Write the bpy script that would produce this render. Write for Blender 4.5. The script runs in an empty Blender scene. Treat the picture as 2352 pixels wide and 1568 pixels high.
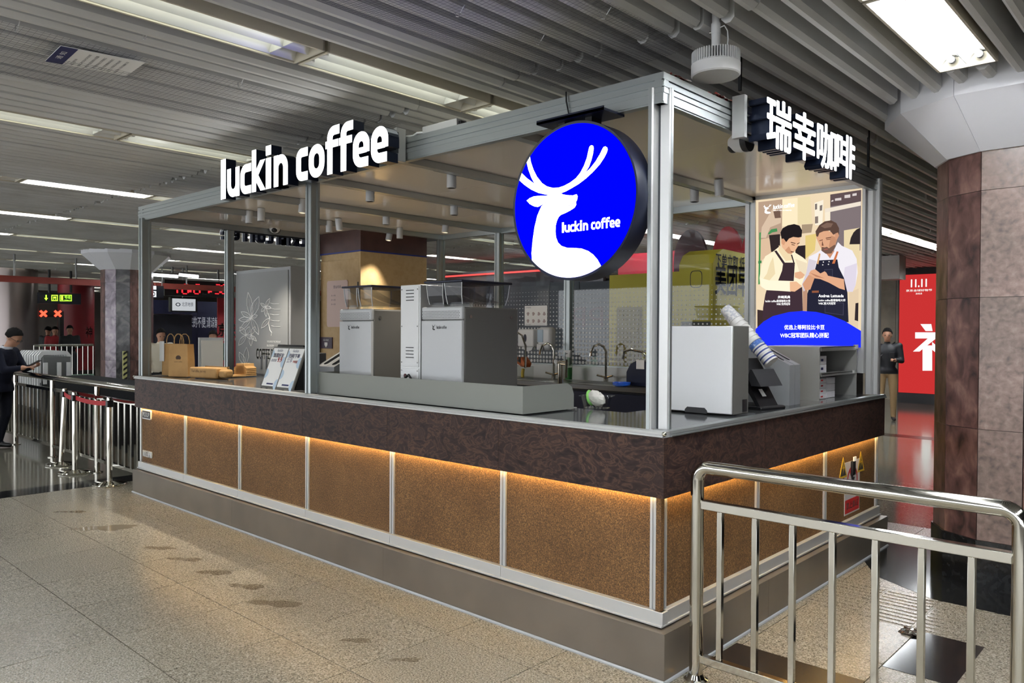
import bpy, bmesh, math, random
from mathutils import Vector, Matrix
from mathutils.geometry import tessellate_polygon
random.seed(7)
R = math.radians
scene = bpy.context.scene
COL = scene.collection

# ------------------------------------------------------------------ camera
F_PX = 1775.27                                   # focal length in pixels of the 2352 wide frame
CAM = Vector((1.88529, -3.06823, 1.6))
YAW, PITCH, ROLL = R(-42.7536), R(-0.7494), R(0.3202)
_f = Vector((math.sin(YAW)*math.cos(PITCH), math.cos(YAW)*math.cos(PITCH), math.sin(PITCH)))
_r0 = Vector((math.cos(YAW), -math.sin(YAW), 0)); _u0 = _r0.cross(_f)
_r = _r0*math.cos(ROLL) + _u0*math.sin(ROLL); _u = _u0*math.cos(ROLL) - _r0*math.sin(ROLL)
cd = bpy.data.cameras.new('camera'); cam = bpy.data.objects.new('camera', cd); COL.objects.link(cam)
cd.sensor_width = 36; cd.lens = 36*F_PX/2352; cd.clip_start = .05; cd.clip_end = 200
cam.matrix_world = Matrix(((_r.x, _u.x, -_f.x, CAM.x), (_r.y, _u.y, -_f.y, CAM.y), (_r.z, _u.z, -_f.z, CAM.z), (0, 0, 0, 1)))
scene.camera = cam

# ------------------------------------------------------------------ world, exposure
w = bpy.data.worlds.new('world'); scene.world = w; w.use_nodes = True
w.node_tree.nodes['Background'].inputs[0].default_value = (.93, .96, 1, 1)
w.node_tree.nodes['Background'].inputs[1].default_value = 1.5
vs = scene.view_settings
vs.view_transform = 'Standard'; vs.look = 'None'; vs.exposure = 0.92; vs.gamma = 1; vs.use_curve_mapping = False
scene.cycles.use_denoising = True
scene.cycles.max_bounces = 5; scene.cycles.diffuse_bounces = 3; scene.cycles.glossy_bounces = 3; scene.cycles.transparent_max_bounces = 10
scene.cycles.use_adaptive_sampling = True; scene.cycles.adaptive_threshold = .03; scene.cycles.use_light_tree = False
scene.cycles.sample_clamp_indirect = 6
scene.cycles.caustics_reflective = False; scene.cycles.caustics_refractive = False

TUBE = 46.0        # emission of a lit fluorescent tube
SPOT_W = 40.0       # watts of one kiosk spotlight
LED = 42.0          # emission of the warm strip under the fascia
SIGN = 2.0         # emission of the lit sign faces

# ------------------------------------------------------------------ helpers
def ray(px, py): return _f + _r*((px-1176)/F_PX) + _u*((784-py)/F_PX)
def at(px, py, x=None, y=None, z=None, d=None):
    """the point that a place in the photograph has on a given plane"""
    v = ray(px, py)
    if d is not None: return CAM + v*d
    i, c = (0, x) if x is not None else (1, y) if y is not None else (2, z)
    return CAM + v*((c-CAM[i])/v[i])
def lin(c):
    return tuple((v/255/12.92 if v/255 <= .04045 else ((v/255+.055)/1.055)**2.4) for v in c)

WM = {}
def wm(o): return WM[o.name] if o is not None else Matrix.Identity(4)
def props(o, label=None, cat=None, group=None, kind=None):
    if label: o['label'] = label
    if cat: o['category'] = cat
    if group: o['group'] = group
    if kind: o['kind'] = kind
    return o
def thing(name, label, cat, loc=(0, 0, 0), rz=0, group=None):
    o = bpy.data.objects.new(name, None); COL.objects.link(o); o.empty_display_size = .1
    o.location = loc; o.rotation_euler = (0, 0, rz)
    WM[o.name] = Matrix.Translation(loc) @ Matrix.Rotation(rz, 4, 'Z')
    return props(o, label, cat, group)
def dup(root, loc=None, rz=None, label=None, group=None, parent=None):
    c = root.copy(); COL.objects.link(c)
    if parent is not None: c.parent = parent
    if loc is not None: c.location = loc
    if rz is not None: c.rotation_euler = (0, 0, rz)
    if label: c['label'] = label
    if group: c['group'] = group
    for ch in list(root.children): dup(ch, parent=c)
    return c

class MB:
    """collects shapes and links them as one mesh object"""
    def __init__(s): s.v = []; s.f = []; s.mi = []; s.cur = 0
    def add(s, vs, fs):
        n = len(s.v); s.v += [tuple(p) for p in vs]
        for q in fs: s.f.append(tuple(i+n for i in q)); s.mi.append(s.cur)
        return s
    def m(s, i): s.cur = i; return s
    def box(s, x0, x1, y0, y1, z0, z1):
        return s.add([(x0, y0, z0), (x1, y0, z0), (x1, y1, z0), (x0, y1, z0), (x0, y0, z1), (x1, y0, z1), (x1, y1, z1), (x0, y1, z1)],
                     [(0, 3, 2, 1), (4, 5, 6, 7), (0, 1, 5, 4), (1, 2, 6, 5), (2, 3, 7, 6), (3, 0, 4, 7)])
    def prism(s, poly, axis, a0, a1):
        def P(p, a): return {'z': (p[0], p[1], a), 'y': (p[0], a, p[1]), 'x': (a, p[0], p[1])}[axis]
        n = len(poly); vs = [P(p, a0) for p in poly] + [P(p, a1) for p in poly]
        tri = tessellate_polygon([[Vector((p[0], p[1], 0)) for p in poly]])
        fs = [tuple(t) for t in tri] + [tuple(n+i for i in reversed(t)) for t in tri]
        fs += [(i, (i+1) % n, n+(i+1) % n, n+i) for i in range(n)]
        return s.add(vs, fs)
    def flat(s, poly, o, ru, uu):
        """filled flat outline: points (a, b) at o + a*ru + b*uu"""
        o, ru, uu = Vector(o), Vector(ru), Vector(uu)
        tri = tessellate_polygon([[Vector((p[0], p[1], 0)) for p in poly]])
        return s.add([o+ru*p[0]+uu*p[1] for p in poly], [tuple(t) for t in tri])
    def cyl(s, p0, p1, r0, r1=None, n=12, cap=True):
        p0, p1 = Vector(p0), Vector(p1); r1 = r0 if r1 is None else r1
        d = (p1-p0).normalized(); a = d.orthogonal().normalized(); b = d.cross(a)
        vs = []
        for p, r in ((p0, r0), (p1, r1)):
            vs += [p+(a*math.cos(2*math.pi*i/n)+b*math.sin(2*math.pi*i/n))*r for i in range(n)]
        fs = [(i, (i+1) % n, n+(i+1) % n, n+i) for i in range(n)]
        if cap: fs += [tuple(range(n))[::-1], tuple(range(n, 2*n))]
        return s.add(vs, fs)
    def tube(s, pts, r, n=8):
        pts = [Vector(p) for p in pts]; vs = []; a = None
        for i, p in enumerate(pts):
            d = (pts[min(i+1, len(pts)-1)]-pts[max(i-1, 0)]).normalized()
            if a is None: a = d.orthogonal().normalized()
            a = (a-d*a.dot(d)).normalized(); b = d.cross(a)
            rr = r[i] if isinstance(r, (list, tuple)) else r
            vs += [p+(a*math.cos(2*math.pi*k/n)+b*math.sin(2*math.pi*k/n))*rr for k in range(n)]
        fs = []
        for i in range(len(pts)-1):
            fs += [(i*n+k, i*n+(k+1) % n, (i+1)*n+(k+1) % n, (i+1)*n+k) for k in range(n)]
        m = (len(pts)-1)*n
        fs += [tuple(range(n))[::-1], tuple(range(m, m+n))]
        return s.add(vs, fs)
    def lathe(s, prof, c=(0, 0, 0), n=24, axis='z'):
        vs = []; fs = []
        for r, z in prof:
            for i in range(n):
                q = (r*math.cos(2*math.pi*i/n), r*math.sin(2*math.pi*i/n))
                p = {'z': (q[0], q[1], z), 'y': (q[0], z, q[1]), 'x': (z, q[0], q[1])}[axis]
                vs.append((c[0]+p[0], c[1]+p[1], c[2]+p[2]))
        for j in range(len(prof)-1):
            fs += [(j*n+i, j*n+(i+1) % n, (j+1)*n+(i+1) % n, (j+1)*n+i) for i in range(n)]
        if prof[0][0] > 1e-6: fs.append(tuple(range(n))[::-1])
        if prof[-1][0] > 1e-6: fs.append(tuple(range((len(prof)-1)*n, len(prof)*n)))
        return s.add(vs, fs)
    def ball(s, c, r, n=12, sc=(1, 1, 1), m=8):
        vs = [(c[0], c[1], c[2]-r*sc[2])]; fs = []
        for j in range(1, m):
            t = -math.pi/2+math.pi*j/m
            vs += [(c[0]+r*sc[0]*math.cos(t)*math.cos(2*math.pi*i/n), c[1]+r*sc[1]*math.cos(t)*math.sin(2*math.pi*i/n), c[2]+r*sc[2]*math.sin(t)) for i in range(n)]
        vs.append((c[0], c[1], c[2]+r*sc[2])); top = len(vs)-1
        for i in range(n):
            fs.append((0, 1+(i+1) % n, 1+i)); fs.append((top, 1+(m-2)*n+i, 1+(m-2)*n+(i+1) % n))
        for j in range(m-2):
            fs += [(1+j*n+i, 1+j*n+(i+1) % n, 1+(j+1)*n+(i+1) % n, 1+(j+1)*n+i) for i in range(n)]
        return s.add(vs, fs)
    def xf(s, M, start=0):
        for i in range(start, len(s.v)): s.v[i] = tuple(M @ Vector(s.v[i]))
        return s
    def mesh(s, name, mats, smooth=True):
        me = bpy.data.meshes.new(name); me.from_pydata(s.v, [], s.f)
        for mm in (mats if isinstance(mats, (list, tuple)) else [mats]): me.materials.append(mm)
        me.polygons.foreach_set('material_index', s.mi)
        bm = bmesh.new(); bm.from_mesh(me); bmesh.ops.recalc_face_normals(bm, faces=bm.faces); bm.to_mesh(me); bm.free()
        if smooth:
            me.polygons.foreach_set('use_smooth', [True]*len(me.polygons)); me.set_sharp_from_angle(angle=R(35))
        me.update(); return me
    def build(s, name, mats, parent=None, local=False, bevel=0, smooth=True, seg=2, **kw):
        if parent is not None and not local:
            s.xf(wm(parent).inverted())
        loc = Vector((0, 0, 0))
        if parent is None and s.v:
            xs = [p[0] for p in s.v]; ys = [p[1] for p in s.v]; zs = [p[2] for p in s.v]
            loc = Vector(((min(xs)+max(xs))/2, (min(ys)+max(ys))/2, min(zs))); s.xf(Matrix.Translation(-loc))
        o = bpy.data.objects.new(name, s.mesh(name, mats, smooth)); COL.objects.link(o)
        o.location = loc
        if parent is not None: o.parent = parent; WM[o.name] = wm(parent).copy()
        else: WM[o.name] = Matrix.Translation(loc)
        if bevel:
            b = o.modifiers.new('bevel', 'BEVEL'); b.width = bevel; b.segments = seg; b.limit_method = 'ANGLE'; b.angle_limit = R(40)
        return props(o, **kw)
def mb(): return MB()

_glyph = {}
def glyphs(body, bold=0.0, res=3):
    key = (body, bold)
    if key not in _glyph:
        c = bpy.data.curves.new('t', 'FONT'); c.body = body; c.offset = bold; c.resolution_u = res
        o = bpy.data.objects.new('t', c); COL.objects.link(o)
        dg = bpy.context.evaluated_depsgraph_get(); dg.update()
        me = bpy.data.meshes.new_from_object(o.evaluated_get(dg))
        V = [tuple(v.co) for v in me.vertices]; Fc = [tuple(p.vertices) for p in me.polygons]
        bpy.data.objects.remove(o); bpy.data.curves.remove(c); bpy.data.meshes.remove(me)
        _glyph[key] = (V, Fc)
    return _glyph[key]
def text(s, body, o, ru, uu, w=None, h=None, bold=0.0, thick=0.0, centre=False, mirror=False):
    """lettering fitted into a box: lower left corner o, directions ru (reading) and uu (up); bold thickens by shifted copies"""
    V, Fc = glyphs(body)
    x0, x1 = min(v[0] for v in V)-bold, max(v[0] for v in V)+bold; y0, y1 = min(v[1] for v in V)-bold, max(v[1] for v in V)+bold
    k = (w/(x1-x0)) if w else h/(y1-y0); ky = (h/(y1-y0)) if h else k
    o, ru, uu = Vector(o), Vector(ru), Vector(uu); nn = ru.cross(uu)
    W = (x1-x0)*k; off = -W/2 if centre else 0
    edges = {}
    for q in Fc:
        for i in range(len(q)): edges[(q[i], q[(i+1) % len(q)])] = 1
    n = len(V); side = [(a, b, b+n, a+n) for a, b in edges if (b, a) not in edges]
    for dx, dy in ([(0, 0)] if not bold else [(bold*math.cos(R(t)), bold*math.sin(R(t))) for t in range(0, 360, 45)]):
        P = [o+ru*((((x1-v[0]-dx) if mirror else (v[0]+dx-x0))*k)+off)+uu*((v[1]+dy-y0)*ky) for v in V]
        if not thick: s.add(P, Fc)
        else: s.add(P+[p-nn*thick for p in P], list(Fc)+[tuple(i+n for i in reversed(q)) for q in Fc]+side)
    return s
def arc_(cx, cy, r, a0, a1, n=7): return [(cx+r*math.cos(R(a0+(a1-a0)*k/n)), cy+r*math.sin(R(a0+(a1-a0)*k/n))) for k in range(n+1)]
def strokes(ch, w, H, A, t):
    """centre lines of one rounded condensed letter, w wide, x-height H, ascender A, stroke t"""
    a, b, h = t/2, w-t/2, H-t/2; r = min((w-t)/2, .45*(H-t)); lo = t/2
    if ch == 'l': return [([(w*.42, 0), (w*.42, A)], w*.84)]
    if ch == 'i': return [([(w/2, 0), (w/2, H)], w), ([(w/2, A-w*.95), (w/2, A)], w)]
    if ch == 'u': return [([(a, H)]+arc_(a+r, lo+r, r, 180, 270)+arc_(b-r, lo+r, r, 270, 360)+[(b, H)], t), ([(b, 0), (b, H)], t)]
    if ch == 'n': return [([(a, 0)]+arc_(a+r, h-r, r, 180, 90)+arc_(b-r, h-r, r, 90, 0)+[(b, 0)], t), ([(a, 0), (a, H)], t)]
    if ch == 'c': return [([(w, h)]+arc_(a+r, h-r, r, 90, 180)+arc_(a+r, lo+r, r, 180, 270)+[(w, lo)], t)]
    if ch == 'o': return [(arc_(a+r, h-r, r, 90, 180)+arc_(a+r, lo+r, r, 180, 270)+arc_(b-r, lo+r, r, 270, 360)+arc_(b-r, h-r, r, 0, 90)+[(a+r-.001, h)], t)]
    if ch == 'e': return [([(a, H*.47), (b, H*.47)]+[], t*.62), ([(b, H*.40)]+arc_(b-r, h-r, r, 0, 90)+arc_(a+r, h-r, r, 90, 180)+arc_(a+r, lo+r, r, 180, 270)+[(w*.93, lo)], t)]
    if ch == 'f': q = w*.32; return [([(q, 0)]+arc_(q+r, A-lo-r, r, 180, 90)+[(w, A-lo)], t), ([(0, H-t*.45), (w*.92, H-t*.45)], t*.8)]
    if ch == 'k': return [([(a, 0), (a, A)], t), ([(a+t*.1, H*.42), (w-t*.55, H)], t), ([(a+t*.35, H*.56), (w-t*.45, 0)], t)]
def letter(s, ch, o, ru, uu, w, H, A, t, thick=0.):
    o, ru, uu = Vector(o), Vector(ru), Vector(uu); nn = ru.cross(uu)
    for line, tt in strokes(ch, w, H, A, t):
        P = []
        for p in line:
            if not P or (Vector(p)-P[-1]).length > 1e-5: P.append(Vector(p))
        L = []; Rr = []
        for i, p in enumerate(P):
            d0 = (p-P[i-1]).normalized() if i else (P[1]-p).normalized(); d1 = (P[i+1]-p).normalized() if i < len(P)-1 else d0
            nrm = Vector((-(d0+d1).y, (d0+d1).x)).normalized(); m = tt/2/max(.5, nrm.dot(Vector((-d0.y, d0.x))))
            L.append(p+nrm*m); Rr.append(p-nrm*m)
        if abs(P[0].x-P[-1].x)+abs(P[0].y-P[-1].y) > .01:       # square the ends to the box
            for k, c in ((0, P[0]), (-1, P[-1])):
                if ch == 'k' and abs(P[0].x-P[-1].x) > .01: L[k].y = c.y; Rr[k].y = c.y; L[k].x = c.x-tt*.58; Rr[k].x = c.x+tt*.58
        n = len(P); F3 = lambda q, d: o+ru*q.x+uu*q.y-nn*d
        V = [F3(q, 0) for q in L]+[F3(q, 0) for q in Rr]; Fs = [(i, i+1, n+i+1, n+i) for i in range(n-1)]
        if thick:
            m = 2*n; V += [F3(q, thick) for q in L]+[F3(q, thick) for q in Rr]
            Fs += [(m+n+i, m+n+i+1, m+i+1, m+i) for i in range(n-1)]+[(i+1, i, m+i, m+i+1) for i in range(n-1)]+[(n+i, n+i+1, m+n+i+1, m+n+i) for i in range(n-1)]+[(0, n, m+n, m), (n-1, m+n-1, m+2*n-1, 2*n-1)]
        s.add(V, Fs)
    return s
LWX = [('l', 0, .095), ('u', .104, .298), ('c', .315, .475), ('k', .488, .677), ('i', .690, .763), ('n', .802, .989), ('c', 1.10, 1.244), ('o', 1.258, 1.445), ('f', 1.458, 1.616), ('f', 1.613, 1.766), ('e', 1.766, 1.939), ('e', 1.956, 2.126)]
def wordmark(s, o, ru, uu, w, h, thick=0.):
    """the whole name, w wide, ascender height h"""
    k = w/2.126; o = Vector(o); ru = Vector(ru)
    for ch, a, b in LWX: letter(s, ch, o+ru*(a*k), ru, uu, (b-a)*k, h*.715, h, .06*k, thick)
    return s

# ------------------------------------------------------------------ materials
def mat(name, c, rough=.5, metal=0., emit=None, es=1., noise=None, bump=None, coat=0., spec=.5, srgb=True):
    """principled; noise = (colour2, scale, detail, lo, hi), bump = (scale, strength)"""
    m = bpy.data.materials.new(name); m.use_nodes = True; nt = m.node_tree; b = nt.nodes['Principled BSDF']
    col = lin(c) if srgb else c
    b.inputs['Base Color'].default_value = (*col, 1); b.inputs['Roughness'].default_value = rough; b.inputs['Metallic'].default_value = metal
    b.inputs['Specular IOR Level'].default_value = spec
    if coat: b.inputs['Coat Weight'].default_value = coat; b.inputs['Coat Roughness'].default_value = .08
    if emit is not None:
        b.inputs['Emission Color'].default_value = (*lin(emit), 1); b.inputs['Emission Strength'].default_value = es
    if noise or bump:
        tc = nt.nodes.new('ShaderNodeTexCoord')
    if noise:
        c2, sc, det, lo, hi = noise
        nz = nt.nodes.new('ShaderNodeTexNoise'); nz.inputs['Scale'].default_value = sc; nz.inputs['Detail'].default_value = det
        nt.links.new(tc.outputs['Object'], nz.inputs['Vector'])
        rp = nt.nodes.new('ShaderNodeValToRGB'); rp.color_ramp.elements[0].position = lo; rp.color_ramp.elements[1].position = hi
        rp.color_ramp.elements[0].color = (*col, 1); rp.color_ramp.elements[1].color = (*lin(c2), 1)
        nt.links.new(nz.outputs['Fac'], rp.inputs['Fac']); nt.links.new(rp.outputs['Color'], b.inputs['Base Color'])
    if bump:
        nb = nt.nodes.new('ShaderNodeTexNoise'); nb.inputs['Scale'].default_value = bump[0]; nb.inputs['Detail'].default_value = 3
        bp = nt.nodes.new('ShaderNodeBump'); bp.inputs['Strength'].default_value = bump[1]; bp.inputs['Distance'].default_value = .01
        nt.links.new(tc.outputs['Object'], nb.inputs['Vector']); nt.links.new(nb.outputs['Fac'], bp.inputs['Height']); nt.links.new(bp.outputs['Normal'], b.inputs['Normal'])
    return m
def glass(name, tint=(1, 1, 1), gloss=.12, rough=.02, fac=None):
    """thin pane: mostly see-through, a mirror at grazing angles"""
    m = bpy.data.materials.new(name); m.use_nodes = True; nt = m.node_tree; nt.nodes.clear()
    out = nt.nodes.new('ShaderNodeOutputMaterial'); mx = nt.nodes.new('ShaderNodeMixShader')
    tr = nt.nodes.new('ShaderNodeBsdfTransparent'); tr.inputs[0].default_value = (*tint, 1)
    gl = nt.nodes.new('ShaderNodeBsdfGlossy'); gl.inputs['Roughness'].default_value = rough
    lw = nt.nodes.new('ShaderNodeLayerWeight'); lw.inputs[0].default_value = .5
    pw = nt.nodes.new('ShaderNodeMath'); pw.operation = 'POWER'; pw.inputs[1].default_value = 4
    ma = nt.nodes.new('ShaderNodeMath'); ma.operation = 'MULTIPLY_ADD'; ma.inputs[1].default_value = .8; ma.inputs[2].default_value = .035
    nt.links.new(lw.outputs['Facing'], pw.inputs[0]); nt.links.new(pw.outputs[0], ma.inputs[0]); nt.links.new(ma.outputs[0], mx.inputs[0])
    nt.links.new(tr.outputs[0], mx.inputs[1]); nt.links.new(gl.outputs[0], mx.inputs[2]); nt.links.new(mx.outputs[0], out.inputs[0])
    return m
def emis(name, c, s):
    m = bpy.data.materials.new(name); m.use_nodes = True; nt = m.node_tree; nt.nodes.clear()
    out = nt.nodes.new('ShaderNodeOutputMaterial'); e = nt.nodes.new('ShaderNodeEmission')
    e.inputs[0].default_value = (*lin(c), 1); e.inputs[1].default_value = s
    nt.links.new(e.outputs[0], out.inputs[0]); return m
def nodes_of(m): return m.node_tree.nodes, m.node_tree.links
def speckle(name, cols, scale, rough, detail=2, dist=0., big=None, roughvar=None, coat=0., rnd=0., voro=False, metal=0., stretch=None):
    """stone or cork: colours picked by fine noise, tinted by a slow second noise"""
    m = mat(name, (128, 128, 128), rough, metal); N, Lk = nodes_of(m); b = N['Principled BSDF']
    if coat: b.inputs['Coat Weight'].default_value = coat; b.inputs['Coat Roughness'].default_value = .06
    ge = N.new('ShaderNodeNewGeometry'); oj = N.new('ShaderNodeObjectInfo'); va = N.new('ShaderNodeVectorMath'); va.operation = 'MULTIPLY_ADD'
    Lk.new(oj.outputs['Random'], va.inputs[0]); va.inputs[1].default_value = (17, 31, 23); Lk.new(ge.outputs['Position'], va.inputs[2])
    mp = N.new('ShaderNodeMapping'); Lk.new(va.outputs[0], mp.inputs[0])
    if stretch: mp.inputs['Scale'].default_value = stretch; mp.inputs['Rotation'].default_value = (.3, .4, .5)
    nz = N.new('ShaderNodeTexNoise'); nz.inputs['Scale'].default_value = scale; nz.inputs['Detail'].default_value = detail; nz.inputs['Distortion'].default_value = dist
    Lk.new(mp.outputs[0], nz.inputs['Vector'])
    rp = N.new('ShaderNodeValToRGB'); cr = rp.color_ramp
    while len(cr.elements) < len(cols): cr.elements.new(.5)
    for e, (p, c) in zip(cr.elements, cols): e.position = p; e.color = (*lin(c), 1)
    Lk.new(nz.outputs['Fac'], rp.inputs['Fac']); colr = rp.outputs['Color']
    if big:
        n2 = N.new('ShaderNodeTexNoise'); n2.inputs['Scale'].default_value = big[0]; n2.inputs['Detail'].default_value = 4; n2.inputs['Distortion'].default_value = big[3] if len(big) > 3 else 0
        Lk.new(va.outputs[0], n2.inputs['Vector'])
        r2 = N.new('ShaderNodeValToRGB'); r2.color_ramp.elements[0].position = .35; r2.color_ramp.elements[1].position = .65
        r2.color_ramp.elements[0].color = (*lin(big[1]), 1); r2.color_ramp.elements[1].color = (*lin(big[2]), 1)
        Lk.new(n2.outputs['Fac'], r2.inputs['Fac'])
        mx = N.new('ShaderNodeMix'); mx.data_type = 'RGBA'; mx.blend_type = 'MULTIPLY'; mx.inputs[0].default_value = 1
        Lk.new(colr, mx.inputs[6]); Lk.new(r2.outputs['Color'], mx.inputs[7]); colr = mx.outputs[2]
        if roughvar:
            mr = N.new('ShaderNodeMapRange'); mr.inputs[1].default_value = .35; mr.inputs[2].default_value = .65; mr.inputs[3].default_value = roughvar[0]; mr.inputs[4].default_value = roughvar[1]
            Lk.new(n2.outputs['Fac'], mr.inputs[0]); Lk.new(mr.outputs[0], b.inputs['Roughness'])
    if rnd:
        oi = N.new('ShaderNodeObjectInfo'); mr = N.new('ShaderNodeMapRange'); mr.inputs[3].default_value = 1-rnd; mr.inputs[4].default_value = 1+rnd*.4
        Lk.new(oi.outputs['Random'], mr.inputs[0])
        vm = N.new('ShaderNodeVectorMath'); vm.operation = 'SCALE'; Lk.new(colr, vm.inputs[0]); Lk.new(mr.outputs[0], vm.inputs['Scale']); colr = vm.outputs[0]
    Lk.new(colr, b.inputs['Base Color']); return m

M = {}
M['alu'] = mat('anodised aluminium', (172, 178, 178), .36, .85)
M['alu_dark'] = mat('aluminium groove', (70, 74, 78), .4, .8)
M['alu_white'] = mat('pale aluminium', (205, 206, 205), .42, .55)
M['chrome'] = mat('polished steel', (205, 202, 192), .09, 1.)
M['chrome_soft'] = mat('satin steel', (190, 188, 180), .22, 1.)
M['steel'] = mat('brushed stainless', (178, 178, 174), .42, .75, bump=(60, .04))
M['steel_dark'] = mat('stainless in use', (120, 120, 118), .28, 1.)
M['black'] = mat('black plastic', (18, 19, 22), .4)
M['navy'] = mat('navy paint', (24, 30, 52), .38, .2)
M['dark'] = mat('dark grey', (44, 45, 48), .5)
M['white'] = mat('white plastic', (226, 227, 228), .4)
M['grey_powder'] = mat('grey powder coat', (142, 144, 146), .48, .15)
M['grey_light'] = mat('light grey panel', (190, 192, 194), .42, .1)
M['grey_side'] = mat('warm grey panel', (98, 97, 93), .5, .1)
M['grey_guard'] = mat('grey-green guard', (132, 134, 128), .5, .1)
M['taupe'] = mat('taupe metal', (124, 115, 104), .33, .35, noise=((112, 104, 94), 3, 2, .35, .7))
M['fascia'] = speckle('dark swirled laminate', [(.30, (36, 27, 27)), (.47, (58, 44, 41)), (.53, (88, 66, 54)), (.58, (56, 43, 41)), (.75, (70, 54, 48))], 7, .5, 5, 2.6, big=(1.6, (225, 220, 220), (255, 250, 250)), stretch=(1, 1, 1.9))
M['fascia'].node_tree.nodes['Principled BSDF'].inputs['Specular IOR Level'].default_value = .22
M['cork'] = speckle('cork', [(.32, (70, 50, 26)), (.46, (103, 73, 40)), (.56, (121, 87, 48)), (.70, (160, 122, 75))], 165, .7, 3, .4, big=(3, (225, 220, 210), (255, 255, 255)))
M['granite'] = speckle('beige granite tile', [(.30, (72, 67, 57)), (.43, (136, 129, 113)), (.55, (161, 153, 137)), (.70, (198, 191, 175))], 130, .24, 3, .3, rnd=.06)
M['granite_damp'] = speckle('damp granite', [(.30, (54, 49, 41)), (.43, (108, 99, 83)), (.55, (128, 119, 101)), (.70, (160, 150, 132))], 130, .14, 3, .3)
M['floor_far'] = speckle('polished grey floor', [(.35, (104, 102, 92)), (.6, (134, 131, 119))], 60, .11, 3, big=(.7, (225, 222, 215), (255, 255, 255)))
M['grout'] = mat('grout', (58, 52, 43), .85)
M['floor_black'] = mat('black polished stone', (24, 25, 26), .12, noise=((40, 41, 42), 30, 3, .4, .7))
M['floor_brown'] = mat('brown stone', (46, 38, 33), .25)
M['ceil_slat'] = mat('painted slat', (212, 213, 212), .5, noise=((194, 194, 190), 2.2, 3, .4, .7))
M['void'] = mat('dark void', (20, 22, 26), .9)
M['tube_dim'] = emis('dimmed fluorescent tube', (246, 250, 235), 5.0)  # glow added to fixtures so their reflectors look softly lit
M['tube_lit'] = emis('lit fluorescent tube', (246, 250, 255), TUBE)
M['reflector'] = mat('white reflector', (226, 226, 222), .28, .45)
M['trim_cream'] = mat('cream trim', (205, 198, 178), .5)
M['roof'] = mat('glossy white roof panel', (236, 226, 212), .2, coat=.4)
M['glass'] = glass('clear pane', (.95, .97, .97))
M['glass_smoke'] = glass('smoky acrylic', (.76, .77, .79), rough=.06)
M['glass_tub'] = glass('clear tub', (.9, .92, .9), rough=.08)
M['led_warm'] = emis('warm led', (255, 210, 132), LED)
M['sign_white'] = emis('lit white acrylic', (255, 255, 255), SIGN)
M['sign_blue'] = emis('lit blue acrylic', (0, 3, 255), .8)
M['print_white'] = emis('lit white print', (255, 255, 255), 1.25)
M['paper'] = mat('white paper', (240, 240, 238), .7)
M['print_dark'] = mat('dark print', (40, 42, 56), .6)
M['kraft'] = mat('kraft paper', (186, 146, 92), .75, noise=((170, 131, 80), 8, 3, .4, .7))
M['kraft_dark'] = mat('kraft print', (70, 50, 36), .75)
M['beige'] = mat('beige board', (196, 168, 122), .55, noise=((186, 156, 108), 18, 3, .4, .7), bump=(30, .04))
M['brown_board'] = mat('brown board', (84, 58, 54), .5, noise=((72, 50, 48), 10, 3, .4, .7))
M['blue_trim'] = mat('blue trim', (34, 50, 128), .5)
M['skin'] = mat('skin', (176, 130, 104), .5)
M['hair'] = mat('dark hair', (16, 14, 14), .9, spec=.15)
M['red_belt'] = mat('red webbing', (176, 24, 34), .6)
M['red_beam'] = mat('red painted beam', (128, 50, 40), .6)
M['capital'] = mat('white painted panel', (232, 233, 238), .5)
M['granite_red'] = speckle('red-brown granite', [(.28, (38, 32, 34)), (.42, (86, 62, 58)), (.55, (112, 82, 76)), (.72, (142, 112, 102))], 8, .3, 14, .45, rnd=.2, stretch=(1.5, 1.5, .8))
M['granite_pink'] = speckle('pink granite', [(.25, (104, 92, 88)), (.42, (140, 119, 111)), (.56, (156, 134, 125)), (.75, (176, 156, 146))], 26, .3, 12, .3, big=(1.4, (212, 214, 210), (255, 250, 248), .8), rnd=.08)
M['granite_grey'] = speckle('grey granite', [(.3, (40, 40, 42)), (.5, (84, 84, 86)), (.7, (120, 118, 116))], 5, .25, 9, 1.4)
M['granite_lilac'] = speckle('lilac granite', [(.3, (110, 98, 110)), (.5, (158, 146, 158)), (.7, (190, 178, 186))], 5, .25, 9, 1.4)
# ================================================================== the setting
GX, GY, GP = -1.735, -.32, .605
b = mb().m(0).add([(-45, -9, 0), (-6.93, -9, 0), (-6.93, 30, 0), (-45, 30, 0)], [(0, 1, 2, 3)])
b.add([(-6.93, 3.91, 0), (14, 3.91, 0), (14, 30, 0), (-6.93, 30, 0)], [(0, 1, 2, 3)])
b.m(1).add([(-6.93, -9, -.006), (14, -9, -.006), (14, 3.91, -.006), (-6.93, 3.91, -.006)], [(0, 1, 2, 3)])
floor = b.build('floor', [M['floor_far'], M['grout']], smooth=False, kind='structure')
tile_me = None
for i in range(-8, 8):
    for j in range(-8, 7):
        x, y = GX+GP*i, GY-GP*(j+1)
        if y > 3.4 or (x+GP < .05 and y > -.1): continue
        if y < -4.2: continue
        if tile_me is None:
            t = mb().box(.0027, GP-.0027, .0027, GP-.0027, -.02, 0)
            o = t.build('floor_tile', M['granite'], floor, local=True); tile_me = o.data; o.parent = floor
        else:
            o = bpy.data.objects.new('floor_tile', tile_me); COL.objects.link(o); o.parent = floor
        o.matrix_parent_inverse = wm(floor).inverted(); o.location = (x, y, 0)
mb().box(-6.93, -6.577, -9, 3.9, -.02, .0005).build('trim_1', M['floor_black'], smooth=False, kind='structure')
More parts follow.
